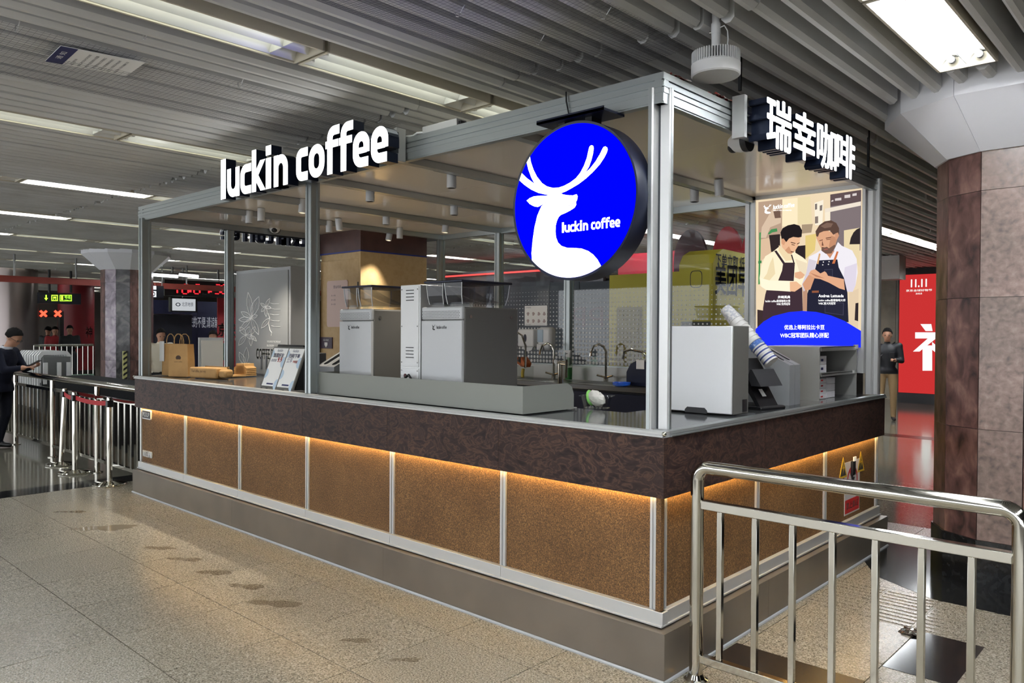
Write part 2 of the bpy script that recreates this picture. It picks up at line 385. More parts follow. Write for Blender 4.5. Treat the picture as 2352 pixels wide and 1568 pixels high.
# inlays of the floor on the right: black slabs, grooved guiding tiles, black ring around the pillar
PC = Vector((.862, 2.955, 0)); PR = .47
def ngon(c, r, n=12, a0=-105): return [(c[0]+r*math.cos(R(a0+360/n*k)), c[1]+r*math.sin(R(a0+360/n*k))) for k in range(n)]
ring_out, ring_in = ngon(PC, .93), ngon(PC, PR-.02)
q = mb()
for k in range(12):
    a, c2, d, e = ring_out[k], ring_out[(k+1) % 12], ring_in[(k+1) % 12], ring_in[k]
    q.prism([a, c2, d, e], 'z', -.004, .0015)
q.build('pillar_surround', M['floor_black'], floor, smooth=False)
mb().box(.69, .998, .86, 1.46, -.003, .002).build('black_slab', M['floor_black'], floor, smooth=False)
mb().box(.05, .685, .33, .635, -.003, .002).build('black_slab', M['floor_brown'], floor, smooth=False)
for i in range(6):
    x0 = .052+.3*i
    for jj in range(2):
        y0 = 1.47+.3*jj
        t = mb().box(x0+.002, x0+.298, y0+.002, y0+.298, -.004, .001)
        for k in range(5): t.box(x0+.012, x0+.288, y0+.02+.058*k, y0+.046+.058*k, .001, .0055)
        t.build('guiding_tile', M['granite'], floor, smooth=False)
mb().box(-2.6, 6, 9.75, 10.1, -.01, .001).build('trim_2', M['floor_brown'], smooth=False, kind='structure')

# ---------------- ceiling: slats hung under a dark void, lights in rows
ceiling = mb().add([(-45, -12, 3.85), (10, -12, 3.85), (10, 30, 3.85), (-45, 30, 3.85)], [(3, 2, 1, 0)]).build('ceiling', M['void'], smooth=False, kind='structure')
mb().box(-45, 10, -12.1, -12, 3.05, 3.85).build('trim_3', M['void'], smooth=False, kind='structure'); mb().box(7.9, 8, -12, 30, 3.05, 3.85).build('trim_4', M['void'], smooth=False, kind='structure')  # unseen boards added to keep world light out of the void
ROWS = [.79-2.65*k for k in range(-1, 13)]
SLAT = [(-.013, 0), (.013, 0), (.034, .022), (.034, .19), (-.034, .19), (-.034, .022)]
slat_me = {}
def near_row(x): return any(abs(x-r) < .185 for r in ROWS)
stuff = mb()
nsl = 0
for i in range(-215, 25):
    x = .245+.15*i
    if x > 4.2: break
    segs = []
    y = -3.4+random.uniform(-.03, .03)
    cuts = [-7.0, -2.65, .35, 3.4, 6.5, 9.6, 12.8, 16, 19.2]
    if near_row(x):
        # beside and between the lamps of a row there is no slat, except past the last lamp by the pillar
        if abs(x-.79) < .2: cuts = [1.95, 2.28]
        else: continue
    elif .2 < x < 1.55: cuts = [-7.0, -2.65, .35, 2.3+.1*abs(x-.86)]
    for a, c in zip(cuts, cuts[1:]):
        a2 = a+.012+random.uniform(-.03, .03); c2 = c-.012+random.uniform(-.03, .03)
        dz = random.uniform(-.008, .008)
        far = x < -6.3 or a >= 6 or a < -6.5
        if far:
            stuff.prism([(x+p[0], 3.10+dz+p[1]) for p in SLAT], 'y', a2, c2)
        else:
            o = mb().prism([(p[0], p[1]) for p in SLAT], 'y', 0, 1).build('ceiling_slat', M['ceil_slat'], ceiling, local=True, smooth=False) if 's' not in slat_me else bpy.data.objects.new('ceiling_slat', slat_me['s'])
            if 's' in slat_me: COL.objects.link(o)
            slat_me['s'] = o.data; o.parent = ceiling; o.matrix_parent_inverse = wm(ceiling).inverted()
            o.location = (x+random.uniform(-.004, .004), a2, 3.10+dz); o.scale = (1, c2-a2, 1); nsl += 1
stuff.build('distant_slats', M['ceil_slat'], ceiling, smooth=False, kind='stuff')
for y in (-5, -2.6, .4, 3.4, 6.4, 9.4, 12.5, 16):     # carriers above the slats
    mb().box(-33, 4.3, y-.02, y+.02, 3.29, 3.33).build('carrier', M['dark'], ceiling, smooth=False)

def make_fixture(name, lit):
    t = thing(name, 'x', 'ceiling light', (0, 0, 0))
    f = mb()
    for a in ((-.15, -.137, 0, 1.27), (.137, .15, 0, 1.27)): f.box(a[0], a[1], a[2], a[3], -.008, .06)
    f.box(-.15, .15, 0, .012, -.008, .06).box(-.15, .15, 1.258, 1.27, -.008, .06).box(-.15, .15, 0, 1.27, .075, .085)
    f.build('frame', M['trim_cream'], t, local=True, smooth=False)
    rf = mb()
    for s in (-1, 1):
        cx = s*.069
        prof = [(cx+.066*math.sin(R(a))/math.sin(R(62)), .068-.066*(math.cos(R(a))-math.cos(R(62)))/(1-math.cos(R(62)))*-1-.066) for a in range(-62, 63, 12)]
        n = len(prof)
        rf.add([(p[0], .012, p[1]) for p in prof]+[(p[0], 1.258, p[1]) for p in prof], [(k, k+1, n+k+1, n+k) for k in range(n-1)])
        if not lit: rf.box(cx-.06, cx+.06, 1.10, 1.105, .005, .06)
    rf.build('reflector', M['reflector'], t, local=True)
    for s in (-1, 1):
        e = mb()
        if lit:
            e.cyl((s*.069, .06, .036), (s*.069, 1.21, .036), .0135, n=10)
            e.build('fluorescent_tube', M['tube_lit'], t, local=True)
            h = mb().cyl((s*.069, .035, .036), (s*.069, .062, .036), .019, n=10); h.build('lamp_holder', M['dark'], t, local=True)
            mb().cyl((s*.069, 1.208, .036), (s*.069, 1.235, .036), .019, n=10).build('lamp_holder', M['dark'], t, local=True)
        else:
            e.box(s*.069-.012, s*.069+.012, .03, .05, .0, .05).build('lamp_holder', M['white'], t, local=True)
            mb().cyl((s*.069, .06, .05), (s*.069, 1.08, .05), .009, n=8).build('dimmed_tube', M['tube_dim'], t, local=True)  # added glowing rod, stands in for light caught by the reflector
    return t
lit0 = make_fixture('fluorescent_light', True); off0 = make_fixture('fluorescent_light', False)
fx_used = {True: False, False: False}
ORD = ['first', 'second', 'third', 'fourth', 'fifth', 'sixth', 'seventh', 'eighth', 'ninth', 'tenth', 'eleventh', 'twelfth', 'thirteenth', 'fourteenth', 'fifteenth', 'sixteenth', 'seventeenth', 'eighteenth', 'nineteenth']
def place_fixture(x, y, lit, label, group):
    src = lit0 if lit else off0
    if not fx_used[lit]:
        fx_used[lit] = True; o = src; o.location = (x, y, 3.115)
    else: o = dup(src, (x, y, 3.115), 0)
    o['label'] = label; o['group'] = group
YB = -.66
for ri, rx in enumerate(ROWS):
    nth = 0
    for n in range(-7 if ri < 5 else -4, 11):
        y = YB+1.29*n
        far_row = ri >= 4
        if ri <= 1 and y > .7 and y < 5.5: continue
        if ri == 1 and n == 1: continue
        if ri <= 1 and n >= 2 and rx > 0 and y < 9: continue
        if rx > 3 and n > 3: continue
        lit = True
        if ri in (2, 3) and -3 <= n <= 4: lit = False
        
        if ri == 1 and n >= 1: continue
        if far_row and (ri*3+n) % 3 != 0: lit = False
        if rx < -20 and (n % 2): continue
        nth += 1
        place_fixture(rx, y, lit, f"{'bright' if lit else 'dim'} twin-tube ceiling light, {ORD[nth-1]} from the near end of the {ORD[ri]} row from the right", f"ceiling lights of the {ORD[ri]} row")
place_fixture(.79, .63, True, 'brightly lit twin-tube ceiling light beside the white pillar capital', 'ceiling light by the pillar')
# drop the tagged prototypes if they were never used
for k in (True, False):
    if not fx_used[k]: bpy.data.objects.remove(lit0 if k else off0)

# ---------------- pillars: twelve-sided granite with a flared white capital
def pillar(c, label, mats, skirt=True):
    t = thing('granite_pillar', label, 'pillar', c)
    lv = [.30, 1.0, 1.83, 2.5, 2.80] if skirt else [.30, 1.83, 2.80]
    V = ngon((0, 0), PR); Vi = ngon((0, 0), PR-.03)
    for k in range(12):
        for a, z0 in enumerate(lv[:-1]):
            p0, p1 = Vector(V[k]), Vector(V[(k+1) % 12]); i0, i1 = Vector(Vi[k]), Vector(Vi[(k+1) % 12])
            g = (p1-p0).normalized()*.0025
            mb().prism([p0+g, p1-g, i1, i0], 'z', z0+.0015, lv[a+1]-.0015).build('stone_panel', M[mats[k]], t, local=True, smooth=False)
    mb().prism(Vi, 'z', 0, 2.9).build('core', M['dark'], t, local=True, smooth=False)
    S = ngon((0, 0), PR+.012); Si = ngon((0, 0), PR-.02)
    for k in range(12):
        p0, p1 = Vector(S[k]), Vector(S[(k+1) % 12]); g = (p1-p0).normalized()*.001
        mb().prism([p0+g, p1-g, Si[(k+1) % 12], Si[k]], 'z', 0, .3).build('skirting_panel', M['floor_black'], t, local=True, smooth=False)
    lo, hi = ngon((0, 0), PR+.015), ngon((0, 0), .80)
    for k in range(0, 12):
        k2 = (k+1) % 12; e = .004
        def mixp(a, b_, f): return (a[0]+(b_[0]-a[0])*f, a[1]+(b_[1]-a[1])*f)
        l0, l1, h0, h1 = mixp(lo[k], lo[k2], e), mixp(lo[k], lo[k2], 1-e), mixp(hi[k], hi[k2], e), mixp(hi[k], hi[k2], 1-e)
        inn = lambda p: (p[0]*.93, p[1]*.93)
        pts = [(*l0, 2.745), (*l1, 2.745), (*h1, 3.04), (*h0, 3.04), (*h0, 3.32), (*h1, 3.32)]
        pin = [(*inn(l0), 2.745), (*inn(l1), 2.745), (*inn(h1), 3.04), (*inn(h0), 3.04), (*inn(h0), 3.32), (*inn(h1), 3.32)]
        mb().add(pts+pin, [(0, 1, 2, 3), (3, 2, 5, 4), (1, 0, 6, 7), (0, 3, 9, 6), (3, 4, 10, 9), (2, 1, 7, 8), (5, 2, 8, 11), (4, 5, 11, 10), (7, 6, 9, 8), (8, 9, 10, 11)]).build('capital_panel', M['capital'], t, local=True, smooth=False)
    return t
pm = ['granite_pink', 'granite_red', 'granite_red', 'granite_pink', 'granite_red', 'granite_red', 'granite_pink', 'granite_red', 'granite_red', 'granite_pink', 'granite_red', 'granite_red']
pillar((.862, 2.955, 0), 'large red granite pillar with white flared capital behind the near railing', pm)
pm2 = ['granite_red', 'granite_lilac', 'granite_grey', 'granite_red', 'granite_red', 'granite_red', 'granite_lilac', 'granite_lilac', 'granite_lilac', 'granite_red', 'granite_lilac', 'granite_grey']
pillar((-14.05, 2.98, 0), 'dark granite pillar with white flared capital seen beyond the left railing', pm2)
# ================================================================== the kiosk
L_, W_ = 6.017, 3.114
ZB, ZF0, ZF1, ZC = .219, .835, 1.115, 1.142
XM = [-.075, -1.05, -2.03, -3.01, -4.0, -4.99, -5.985]      # module lines of the front
YM = [.075, 1.06, 2.06, 3.075]                               # module lines of the right side
counter = thing('coffee_counter', 'L-shaped coffee counter with cork panels and dark swirled fascia', 'counter', (-3, 0, 0))
# dark fascia boards, one per module
fx = [0, -1.05, -2.03, -3.01, -4.0, -4.99, -L_]
for a, c in zip(fx, fx[1:]):
    mb().box(c+.001, a-.001 if a else 0, 0, .025, ZF0, ZF1).build('fascia_board', M['fascia'], counter, smooth=False)
fy = [.025, 1.06, 2.06, W_]
for a, c in zip(fy, fy[1:]):
    mb().box(-.025, 0, a+.001, c-.001, ZF0, ZF1).build('fascia_board', M['fascia'], counter, smooth=False)
mb().box(-L_, -L_+.025, .026, 2.05, ZF0, ZF1).build('fascia_board', M['fascia'], counter, smooth=False)
# cork panels between aluminium dividers
CY = .05
for a, c in zip(XM, XM[1:]):
    mb().box(c+.02, a-.02, CY, CY+.02, .30, ZF0+.02).build('cork_panel', M['cork'], counter, smooth=False)
for a, c in zip(YM, YM[1:]):
    mb().box(-CY-.02, -CY, a+.02, c-.02, .30, ZF0+.02).build('cork_panel', M['cork'], counter, smooth=False)
mb().prism([(-.058, .03), (-.03, .03), (-.03, .058), (-.05, .058), (-.05, .05), (-.058, .05)], 'z', .30, ZF0+.02).build('cork_panel', M['cork'], counter, smooth=False)
for x in XM[:-1]:
    d = mb().box(x-.02, x-.008, CY-.012, CY+.02, .30, ZF0+.02).box(x+.008, x+.02, CY-.012, CY+.02, .30, ZF0+.02).box(x-.008, x+.008, CY-.004, CY+.02, .30, ZF0+.02)
    d.build('divider', M['alu_white'], counter, smooth=False)
mb().box(-5.99, -5.955, CY-.012, CY+.03, .30, ZF0+.02).build('divider', M['alu_white'], counter, smooth=False)
for y in YM:
    d = mb().box(-CY-.02, -CY+.012, y-.02, y-.008, .30, ZF0+.02).box(-CY-.02, -CY+.012, y+.008, y+.02, .30, ZF0+.02).box(-CY-.02, -CY+.004, y-.008, y+.008, .30, ZF0+.02)
    d.build('divider', M['alu_white'], counter, smooth=False)
# sill rail on the plinth, plinth plates, sealing bead on the floor
for a, c in zip([-.012]+XM[1:-1], XM[1:-1]+[-5.995]):
    mb().box(c+.001, a-.001, .022, .07, .24, .30).box(c+.001, a-.001, .012, .07, .232, .242).build('sill_rail', M['alu_white'], counter, bevel=.002)
for a, c in zip([.024]+YM[1:-1], YM[1:-1]+[3.1]):
    mb().box(-.07, -.022, a+.001, c-.001, .24, .30).box(-.07, -.012, a+.001, c-.001, .232, .242).build('sill_rail', M['alu_white'], counter, bevel=.002)
E_ = .028
for a, c in ((E_, -2.03), (-2.03, -4.0), (-4.0, -5.998)):
    mb().box(c+.0008, a-.0008, -E_, -.008, .006, ZB).box(c+.0008, a-.0008, -E_, .06, ZB, ZB+.006).build('plinth_plate', M['taupe'], counter, smooth=False)
for a, c in ((-E_, 1.06), (1.06, 3.12)):
    mb().box(.008, E_, a+.0008, c-.0008, .006, ZB).box(-.06, E_, max(a, .061), c-.0008, ZB, ZB+.006).build('plinth_plate', M['taupe'], counter, smooth=False)
mb().box(-5.998, -5.98, -E_+.02, 2.0, .006, ZB).build('plinth_plate', M['taupe'], counter, smooth=False)
mb().tube([(-5.998, -E_-.003, .005), (E_, -E_-.003, .005)], .009, 6).build('sealing_bead', M['grey_light'], counter)
mb().tube([(E_+.003, -E_, .005), (E_+.003, 3.12, .005)], .009, 6).build('sealing_bead', M['grey_light'], counter)
mb().box(-5.96, -.1, .08, .62, .006, ZF0).build('carcass', M['dark'], counter, smooth=False)
mb().box(-.64, -.08, .1, 3.07, .006, ZF0).build('carcass', M['dark'], counter, smooth=False)
mb().box(-5.97, -4.8, .63, .97, .006, ZF0).build('carcass', M['dark'], counter, smooth=False)
mb().box(-5.9, -.7, .66, 2.5, .02, .20).build('inner_platform', mat('pale vinyl', (170, 165, 155), .5), counter, smooth=False)  # unseen platform, made pale to bounce light up under the roof
# warm light strips tucked behind the fascia
mb().box(-5.95, -.03, .027, .037, ZF0+.006, ZF0+.012).build('led_strip', M['led_warm'], counter, smooth=False)
mb().box(-.037, -.027, .045, 3.08, ZF0+.006, ZF0+.012).build('led_strip', M['led_warm'], counter, smooth=False)
# worktop: front run, right run, left return
M['top'] = mat('dark polished worktop', (72, 74, 76), .1, .0, noise=((86, 88, 90), 40, 3, .4, .7), spec=.8)
q = mb().prism([(-5.99, .03), (-.03, .03), (-.03, 3.09), (-.66, 3.09), (-.66, .66), (-4.75, .66), (-4.75, .975), (-5.99, .975)], 'z', ZF0+.2, ZC-.008)
q.build('worktop', M['top'], counter, smooth=False)
def edge(p0, p1, axis):
    q = mb()
    prof = [(-.004, ZF1), (-.012, ZF1+.004), (-.012, ZF1+.008), (-.004, ZF1+.011), (-.006, ZF1+.016), (0, ZC), (.05, ZC), (.05, ZF1)]
    return prof
for a, c in ((0, -2.03), (-2.03, -4.0), (-4.0, -L_)):
    mb().prism(edge(0, 0, 0), 'x', c+.001, a-.001).build('edge_rail', M['alu_white'], counter, smooth=False)
for a, c in ((.051, 1.3), (1.3, W_+.01)):
    mb().prism([(-p[0], p[1]) for p in edge(0, 0, 0)], 'y', a+.001, c-.001).build('edge_rail', M['alu'], counter, smooth=False)
mb().prism([(-L_-p[0]*-1, p[1]) for p in [(.012*0, ZF1), (-.008, ZF1+.006), (0, ZC), (.04, ZC), (.04, ZF1)]], 'y', .0, 2.0).build('edge_rail', M['alu_white'], counter, smooth=False)
mb().ball((.002, -.002, ZC-.008), .011).build('corner_cap', M['chrome'], counter)
mb().ball((-L_-.004, -.004, ZC-.006), .011).build('corner_cap', M['chrome'], counter)

# ---------------- aluminium frame, roof panels, panes
frame = thing('kiosk_frame', 'aluminium profile frame of the kiosk with glossy white roof panels and glazing', 'kiosk frame', (-3, 1.5, ZC))
ZT = 2.81
def post(x, y, z0=ZC, z1=2.69, s=.03, name='post'):
    q = mb()
    q.box(x-s, x+s, y-s, y+s, z0, z1)
    for sx in (-1, 1):           # lips either side of a groove on each face
        for sy in (-1, 1):
            q.box(x+sx*s-.008, x+sx*s+.008, y+sy*(s-.004)-.009, y+sy*(s-.004)+.009, z0, z1)
            q.box(x+sx*(s-.004)-.009, x+sx*(s-.004)+.009, y+sy*s-.008, y+sy*s+.008, z0, z1)
    return q.build(name, M['alu'], frame, smooth=False)
# near corner: two flanges with a recessed pair of faces between them
q = mb().prism([(-.128, .045), (-.118, .038), (-.106, .038), (-.098, .045), (-.098, .098), (-.098, .105), (-.086, .095), (-.086, .088), (-.045, .098), (-.038, .106), (-.038, .118), (-.045, .128), (-.128, .128)], 'z', ZC, 2.745)
q.build('corner_post', M['alu_white'], frame, smooth=False)
mb().box(-.122, -.104, .0365, .0385, ZC, 2.745).build('groove_strip', M['alu'], frame, smooth=False)
mb().box(-.0385, -.0365, .104, .122, ZC, 2.745).build('groove_strip', M['alu'], frame, smooth=False)
mb().box(-.099, -.083, .090, .106, ZC, 2.745).build('groove_strip', M['alu_dark'], frame, smooth=False)
post(-3.0, .075); post(-5.955, .075, s=.036)
post(-5.97, .96, z1=2.66); post(-5.97, 2.03, z1=2.66)
for x in (-1.04, -3.0, -3.98, -4.93): post(x, 3.06, z1=2.7)
post(-5.97, 3.06, z1=2.7)
# right rear corner: wide post
mb().prism([(-.115, 3.02), (-.105, 3.012), (-.07, 3.012), (-.062, 3.02), (-.062, 3.05), (-.035, 3.05), (-.03, 3.06), (-.03, 3.10), (-.04, 3.11), (-.115, 3.11)], 'z', ZC, 2.76).build('corner_post', M['alu_white'], frame, smooth=False)
# ring beams: an upper and a lower profile with a dark joint
def beam_x(x0, x1, y, s=1, z0=2.668):
    q = mb().box(x0, x1, y-.028, y+.028, 2.778, ZT).box(x0, x1, y-.018, y+.02, 2.768, 2.778).box(x0, x1, y-.03, y+.03, 2.744, 2.768)
    q.box(x0, x1, y-.02, y+.02, 2.737, 2.744)
    q.box(x0, x1, y-.026, y+.026, z0+.008, 2.737).box(x0, x1, y-.031, y+.0, 2.715, 2.737).box(x0, x1, y-.02, y+.02, z0, z0+.008)
    return q.build('ring_beam', M['alu'], frame, smooth=False)
def beam_y(x, y0, y1, z0=2.668):
    q = mb().box(x-.028, x+.028, y0, y1, 2.778, ZT).box(x-.02, x+.018, y0, y1, 2.768, 2.778).box(x-.03, x+.03, y0, y1, 2.744, 2.768)
    q.box(x-.02, x+.02, y0, y1, 2.737, 2.744)
    q.box(x-.026, x+.026, y0, y1, z0+.008, 2.737).box(x-.0, x+.031, y0, y1, 2.715, 2.737).box(x-.02, x+.02, y0, y1, z0, z0+.008)
    return q.build('ring_beam', M['alu'], frame, smooth=False)
beam_x(-6.05, -.05, .077); beam_x(-6.0, -.06, 3.06); beam_y(-.077, .05, 3.14); beam_y(-5.97, .05, 3.1)
CB = [-1.03, -2.0, -2.98, -3.95, -4.9]
for x in CB:
    mb().box(x-.03, x+.03, .10, 3.04, 2.672, 2.715).box(x-.02, x+.02, .10, 3.04, 2.715, 2.74).build('cross_beam', M['alu'], frame, smooth=False)
xs = [-.10]+CB+[-5.95]
for a, c in zip(xs, xs[1:]):
    for y0, y1 in ((.10, 1.16), (1.163, 2.2), (2.203, 3.04)):
        mb().box(c+.022, a-.022, y0, y1, 2.722, 2.734).build('roof_panel', M['roof'], frame, smooth=False)
for x, y0, y1 in ((-1.03, 1.4, 2.4), (-2.0, .4, 1.4), (-2.98, .4, 1.8), (-3.95, .4, 2.5), (-4.9, .5, 2.6)):
    mb().box(x-.05, x-.032, y0, y1, 2.675, 2.70).build('lamp_track', M['dark'], frame, smooth=False)
# back glazing, one pane per module, with a film of white dots
bx = [-1.075, -2.0, -2.965, -3.95, -4.9]
px_ = [(-1.08, -2.96), (-3.04, -3.94), (-4.02, -4.89)]
for a, c in px_:
    pane = mb().box(c, a, 3.057, 3.063, 1.27, 2.668).build('window_pane', M['glass'], frame, smooth=False)
    dots = mb()
    nx = int((a-c)/.0425)
    for i in range(nx):
        for j in range(18):
            r = .0165-.0135*(j/17)**.8
            cx_, cz_ = c+.02+.0425*i, 1.295+.0422*j
            n = 10; dots.add([(cx_+r*math.cos(2*math.pi*k/n), 3.0555, cz_+r*math.sin(2*math.pi*k/n)) for k in range(n)], [tuple(range(n))])
    dots.build('dot_film', M['paper'], pane, smooth=False, kind='stuff')
mb().box(-4.9, -1.07, 3.04, 3.075, 1.22, 1.27).build('window_rail', M['alu'], frame, smooth=False)
mb().box(-1.09, -1.055, 3.02, 3.09, ZC, 2.7).build('window_rail', M['alu_white'], frame, smooth=False)
# brackets of the lettering signs
mb().box(-1.935, -1.905, -.03, .04, 2.655, 2.86).build('sign_bracket', M['alu_white'], frame, smooth=False)
mb().box(-.04, .03, .71, .74, 2.62, 2.84).build('sign_bracket', M['alu_white'], frame, smooth=False)

# ---------------- storage closet at the rear left
closet = thing('storage_closet', 'beige storage closet with dark brown top panels inside the kiosk', 'closet', (-5.57, 2.55, 0))
mb().box(-5.17, -5.15, 2.09, 3.03, 0, 2.478).build('side_wall', M['beige'], closet, smooth=False)
mb().box(-5.94, -5.17, 2.09, 2.10, 0, 2.478).build('front_wall', M['beige'], closet, smooth=False)
mb().box(-5.185, -5.15, 2.07, 2.09, 0, 2.478).build('corner_strip', M['beige'], closet, smooth=False)
dr = mb().box(-5.93, -5.19, 2.072, 2.088, .02, 2.40).build('door', M['beige'], closet, bevel=.003)
mb().box(-5.205, -5.19, 2.066, 2.075, 2.0, 2.14).build('hinge', M['dark'], dr, smooth=False)
mb().box(-5.94, -5.15, 2.07, 2.10, 2.49, 2.72).build('top_panel', M['brown_board'], closet, smooth=False)
mb().box(-5.17, -5.148, 2.10, 3.03, 2.49, 2.72).build('top_panel', M['brown_board'], closet, smooth=False)
mb().box(-5.945, -5.145, 2.066, 2.072, 2.476, 2.492).box(-5.152, -5.144, 2.066, 3.03, 2.476, 2.492).build('blue_strip', M['blue_trim'], closet, smooth=False)
M['notice'] = mat('pinkish notice', (205, 178, 168), .4)
nb_ = mb().prism([(-5.79, 1.66), (-5.77, 1.64), (-5.40, 1.64), (-5.38, 1.66), (-5.38, 2.15), (-5.40, 2.17), (-5.77, 2.17), (-5.79, 2.15)], 'y', 2.064, 2.071)
nb_.build('notice_board', M['notice'], closet, smooth=False)
t_ = mb(); text(t_, '营业时间', (-5.585, 2.063, 2.08), (1, 0, 0), (0, 0, 1), h=.035, centre=True)
for k in range(3): text(t_, '周一-周日', (-5.70, 2.063, 1.99-.05*k), (1, 0, 0), (0, 0, 1), h=.018)
t_.build('notice_print', M['print_dark'], closet, smooth=False)
q = mb().box(-5.93, -5.68, 2.06, 2.071, 1.39, 1.52).build('warning_plate', mat('aubergine plate', (58, 40, 58), .5), closet, smooth=False)
t_ = mb(); text(t_, '闲人免进', (-5.80, 2.059, 1.475), (1, 0, 0), (0, 0, 1), h=.025, centre=True); t_.flat([(-.03, .04), (.03, .04), (.03, .01), (0, -.02), (-.03, .01)], (-5.80, 2.059, 1.42), (1, 0, 0), (0, 0, 1))
t_.build('plate_print', M['paper'], closet, smooth=False)

# ---------------- spotlights under the cross beams
spot_m = emis('spot lens', (255, 232, 190), 9)
def make_spot(tilt):
    t = thing('spotlight', 'x', 'spotlight', (0, 0, 0))
    q = mb().lathe([(.028, 0), (.034, .003), (.034, .115), (.030, .12), (.0, .12)], n=18); q.lathe([(.027, .0), (.024, .01), (0, .01)], n=18)
    Mx = Matrix.Rotation(R(tilt), 4, 'X'); q.xf(Mx)
    q.build('lamp_body', M['grey_light'], t, local=True)
    mb().lathe([(0, .006), (.022, .006), (.024, .001)], n=16).xf(Mx).build('lens', spot_m, t, local=True)
    mb().box(-.012, .012, -.012, .012, .11, .15).box(-.02, .02, -.05, .05, .13, .15).build('adapter', M['dark'], t, local=True)
    li = bpy.data.lights.new('spot_lamp', 'SPOT'); li.energy = SPOT_W; li.color = (1, .9, .76); li.spot_size = R(75); li.spot_blend = .6; li.shadow_soft_size = .02
    lo = bpy.data.objects.new('spot_lamp', li); COL.objects.link(lo); lo.parent = t; lo.location = Mx @ Vector((0, 0, -.012)); lo.rotation_euler = (R(tilt), 0, 0)
    return t
SP = [(1037, 432, -2.05, 0), (850, 463, -3.03, 0), (1043, 494, -3.03, 0), (887, 516, -4.0, 0), (694, 489, -4.0, -6), (1022, 534, -4.0, -6), (600, 508, -4.84, 0), (572, 513, -4.97, 0),
      (756, 534, -4.97, 0), (780, 529, -4.84, 8), (918, 548, -4.84, 0), (892, 552, -4.97, -12), (1595, 464, -1.13, 0), (1653, 450, -.97, 10)]
names_sp = ['nearest the blue disc sign and largest of all', 'straight above the left coffee machine', 'right of the left-hand lamps and below the largest one', 'alone in front of the brown closet top', 'half hidden left of the front middle post', 'at the corner where the rear beams meet',
            'right one of the pair at the left kiosk end', 'left one of the pair at the left kiosk end', 'left one of the pair before the closet door', 'right one of the pair before the closet door', 'right one of the pair before the closet side', 'tilted left one of the pair before the closet side',
            'left one of the pair left of the poster', 'tilted right one of the pair left of the poster']
for k, (a, c, xx, tl) in enumerate(SP):
    p = at(a, c, z=2.6)
    s_ = make_spot(tl); s_.location = p; s_['label'] = 'grey cylinder spotlight ' + names_sp[k]; s_['group'] = 'kiosk spotlights'

# ---------------- lettering signs
M['letter_side'] = mat('dark navy return', (30, 38, 58), .3, .5)
def letter_sign(name, label, items, ru, uu, depth, rail, lit=True):
    t = thing(name, label, 'sign', items[0][1])
    rail.build('backing_rail', M['alu_dark'], t, smooth=False)
    nn = Vector(ru).cross(Vector(uu))
    for ch, o, w_, h_, bold in items:
        o = Vector(o)
        def put(q, oo, th):
            if ord(ch) < 128: letter(q, ch, oo, ru, uu, w_, h_*.715, h_, bold, th)
            else: text(q, ch, oo, ru, uu, w=w_, h=h_, bold=bold, thick=th)
            return q
        body = put(mb(), o, depth).build('letter', M['letter_side'], t, smooth=False)
        put(mb(), o+nn*.0015, .0012).build('letter_face', M['sign_white'] if lit else M['letter_side'], body, smooth=False)
    return t
LX = [('l', -4.001, -3.906, 2.635, .315), ('u', -3.897, -3.703, 2.630, .226), ('c', -3.686, -3.526, 2.630, .226), ('k', -3.513, -3.324, 2.635, .315), ('i', -3.311, -3.238, 2.635, .31), ('n', -3.199, -3.012, 2.635, .224),
      ('c', -2.901, -2.757, 2.630, .226), ('o', -2.743, -2.556, 2.630, .226), ('f', -2.543, -2.385, 2.635, .308), ('f', -2.388, -2.235, 2.635, .308), ('e', -2.235, -2.062, 2.630, .226), ('e', -2.045, -1.875, 2.630, .226)]
letter_sign('letter_sign', 'lit white channel-letter sign reading luckin coffee above the front beam', [(c, (a, -.12, 2.633), b_-a, .314, .06) for c, a, b_, z, h in LX], (1, 0, 0), (0, 0, 1), .085,
            mb().box(-4.0, -1.9, -.034, -.02, 2.70, 2.735).box(-4.0, -1.9, -.034, -.02, 2.80, 2.83))
CN = [('瑞', .775, 1.10), ('幸', 1.105, 1.435), ('咖', 1.445, 1.765), ('啡', 1.755, 2.085)]
letter_sign('letter_sign', 'lit white Chinese channel-letter sign above the right side beam', [(c, (.12, a, 2.575), b_-a-.012, .268, .02) for c, a, b_ in CN], (0, 1, 0), (0, 0, 1), .10,
            mb().box(.0, .02, .74, 2.09, 2.66, 2.70).box(.0, .02, .74, 2.09, 2.76, 2.79))
LB = [('l', .93, .97), ('u', 1.0, 1.10), ('c', 1.13, 1.21), ('k', 1.23, 1.32), ('i', 1.34, 1.37), ('n', 1.40, 1.50), ('c', 1.56, 1.64), ('o', 1.66, 1.76), ('f', 1.78, 1.86), ('f', 1.87, 1.95), ('e', 1.97, 2.06), ('e', 2.08, 2.17)]
letter_sign('letter_sign', 'dark backs of a small letter sign on the far left kiosk beam', [(c, (-6.12, 3.1-a, 2.575), b_-a, .17, .034) for c, a, b_ in LB], (0, -1, 0), (0, 0, 1), .06,
            mb().box(-6.06, -6.04, .93, 2.2, 2.66, 2.69), lit=True)

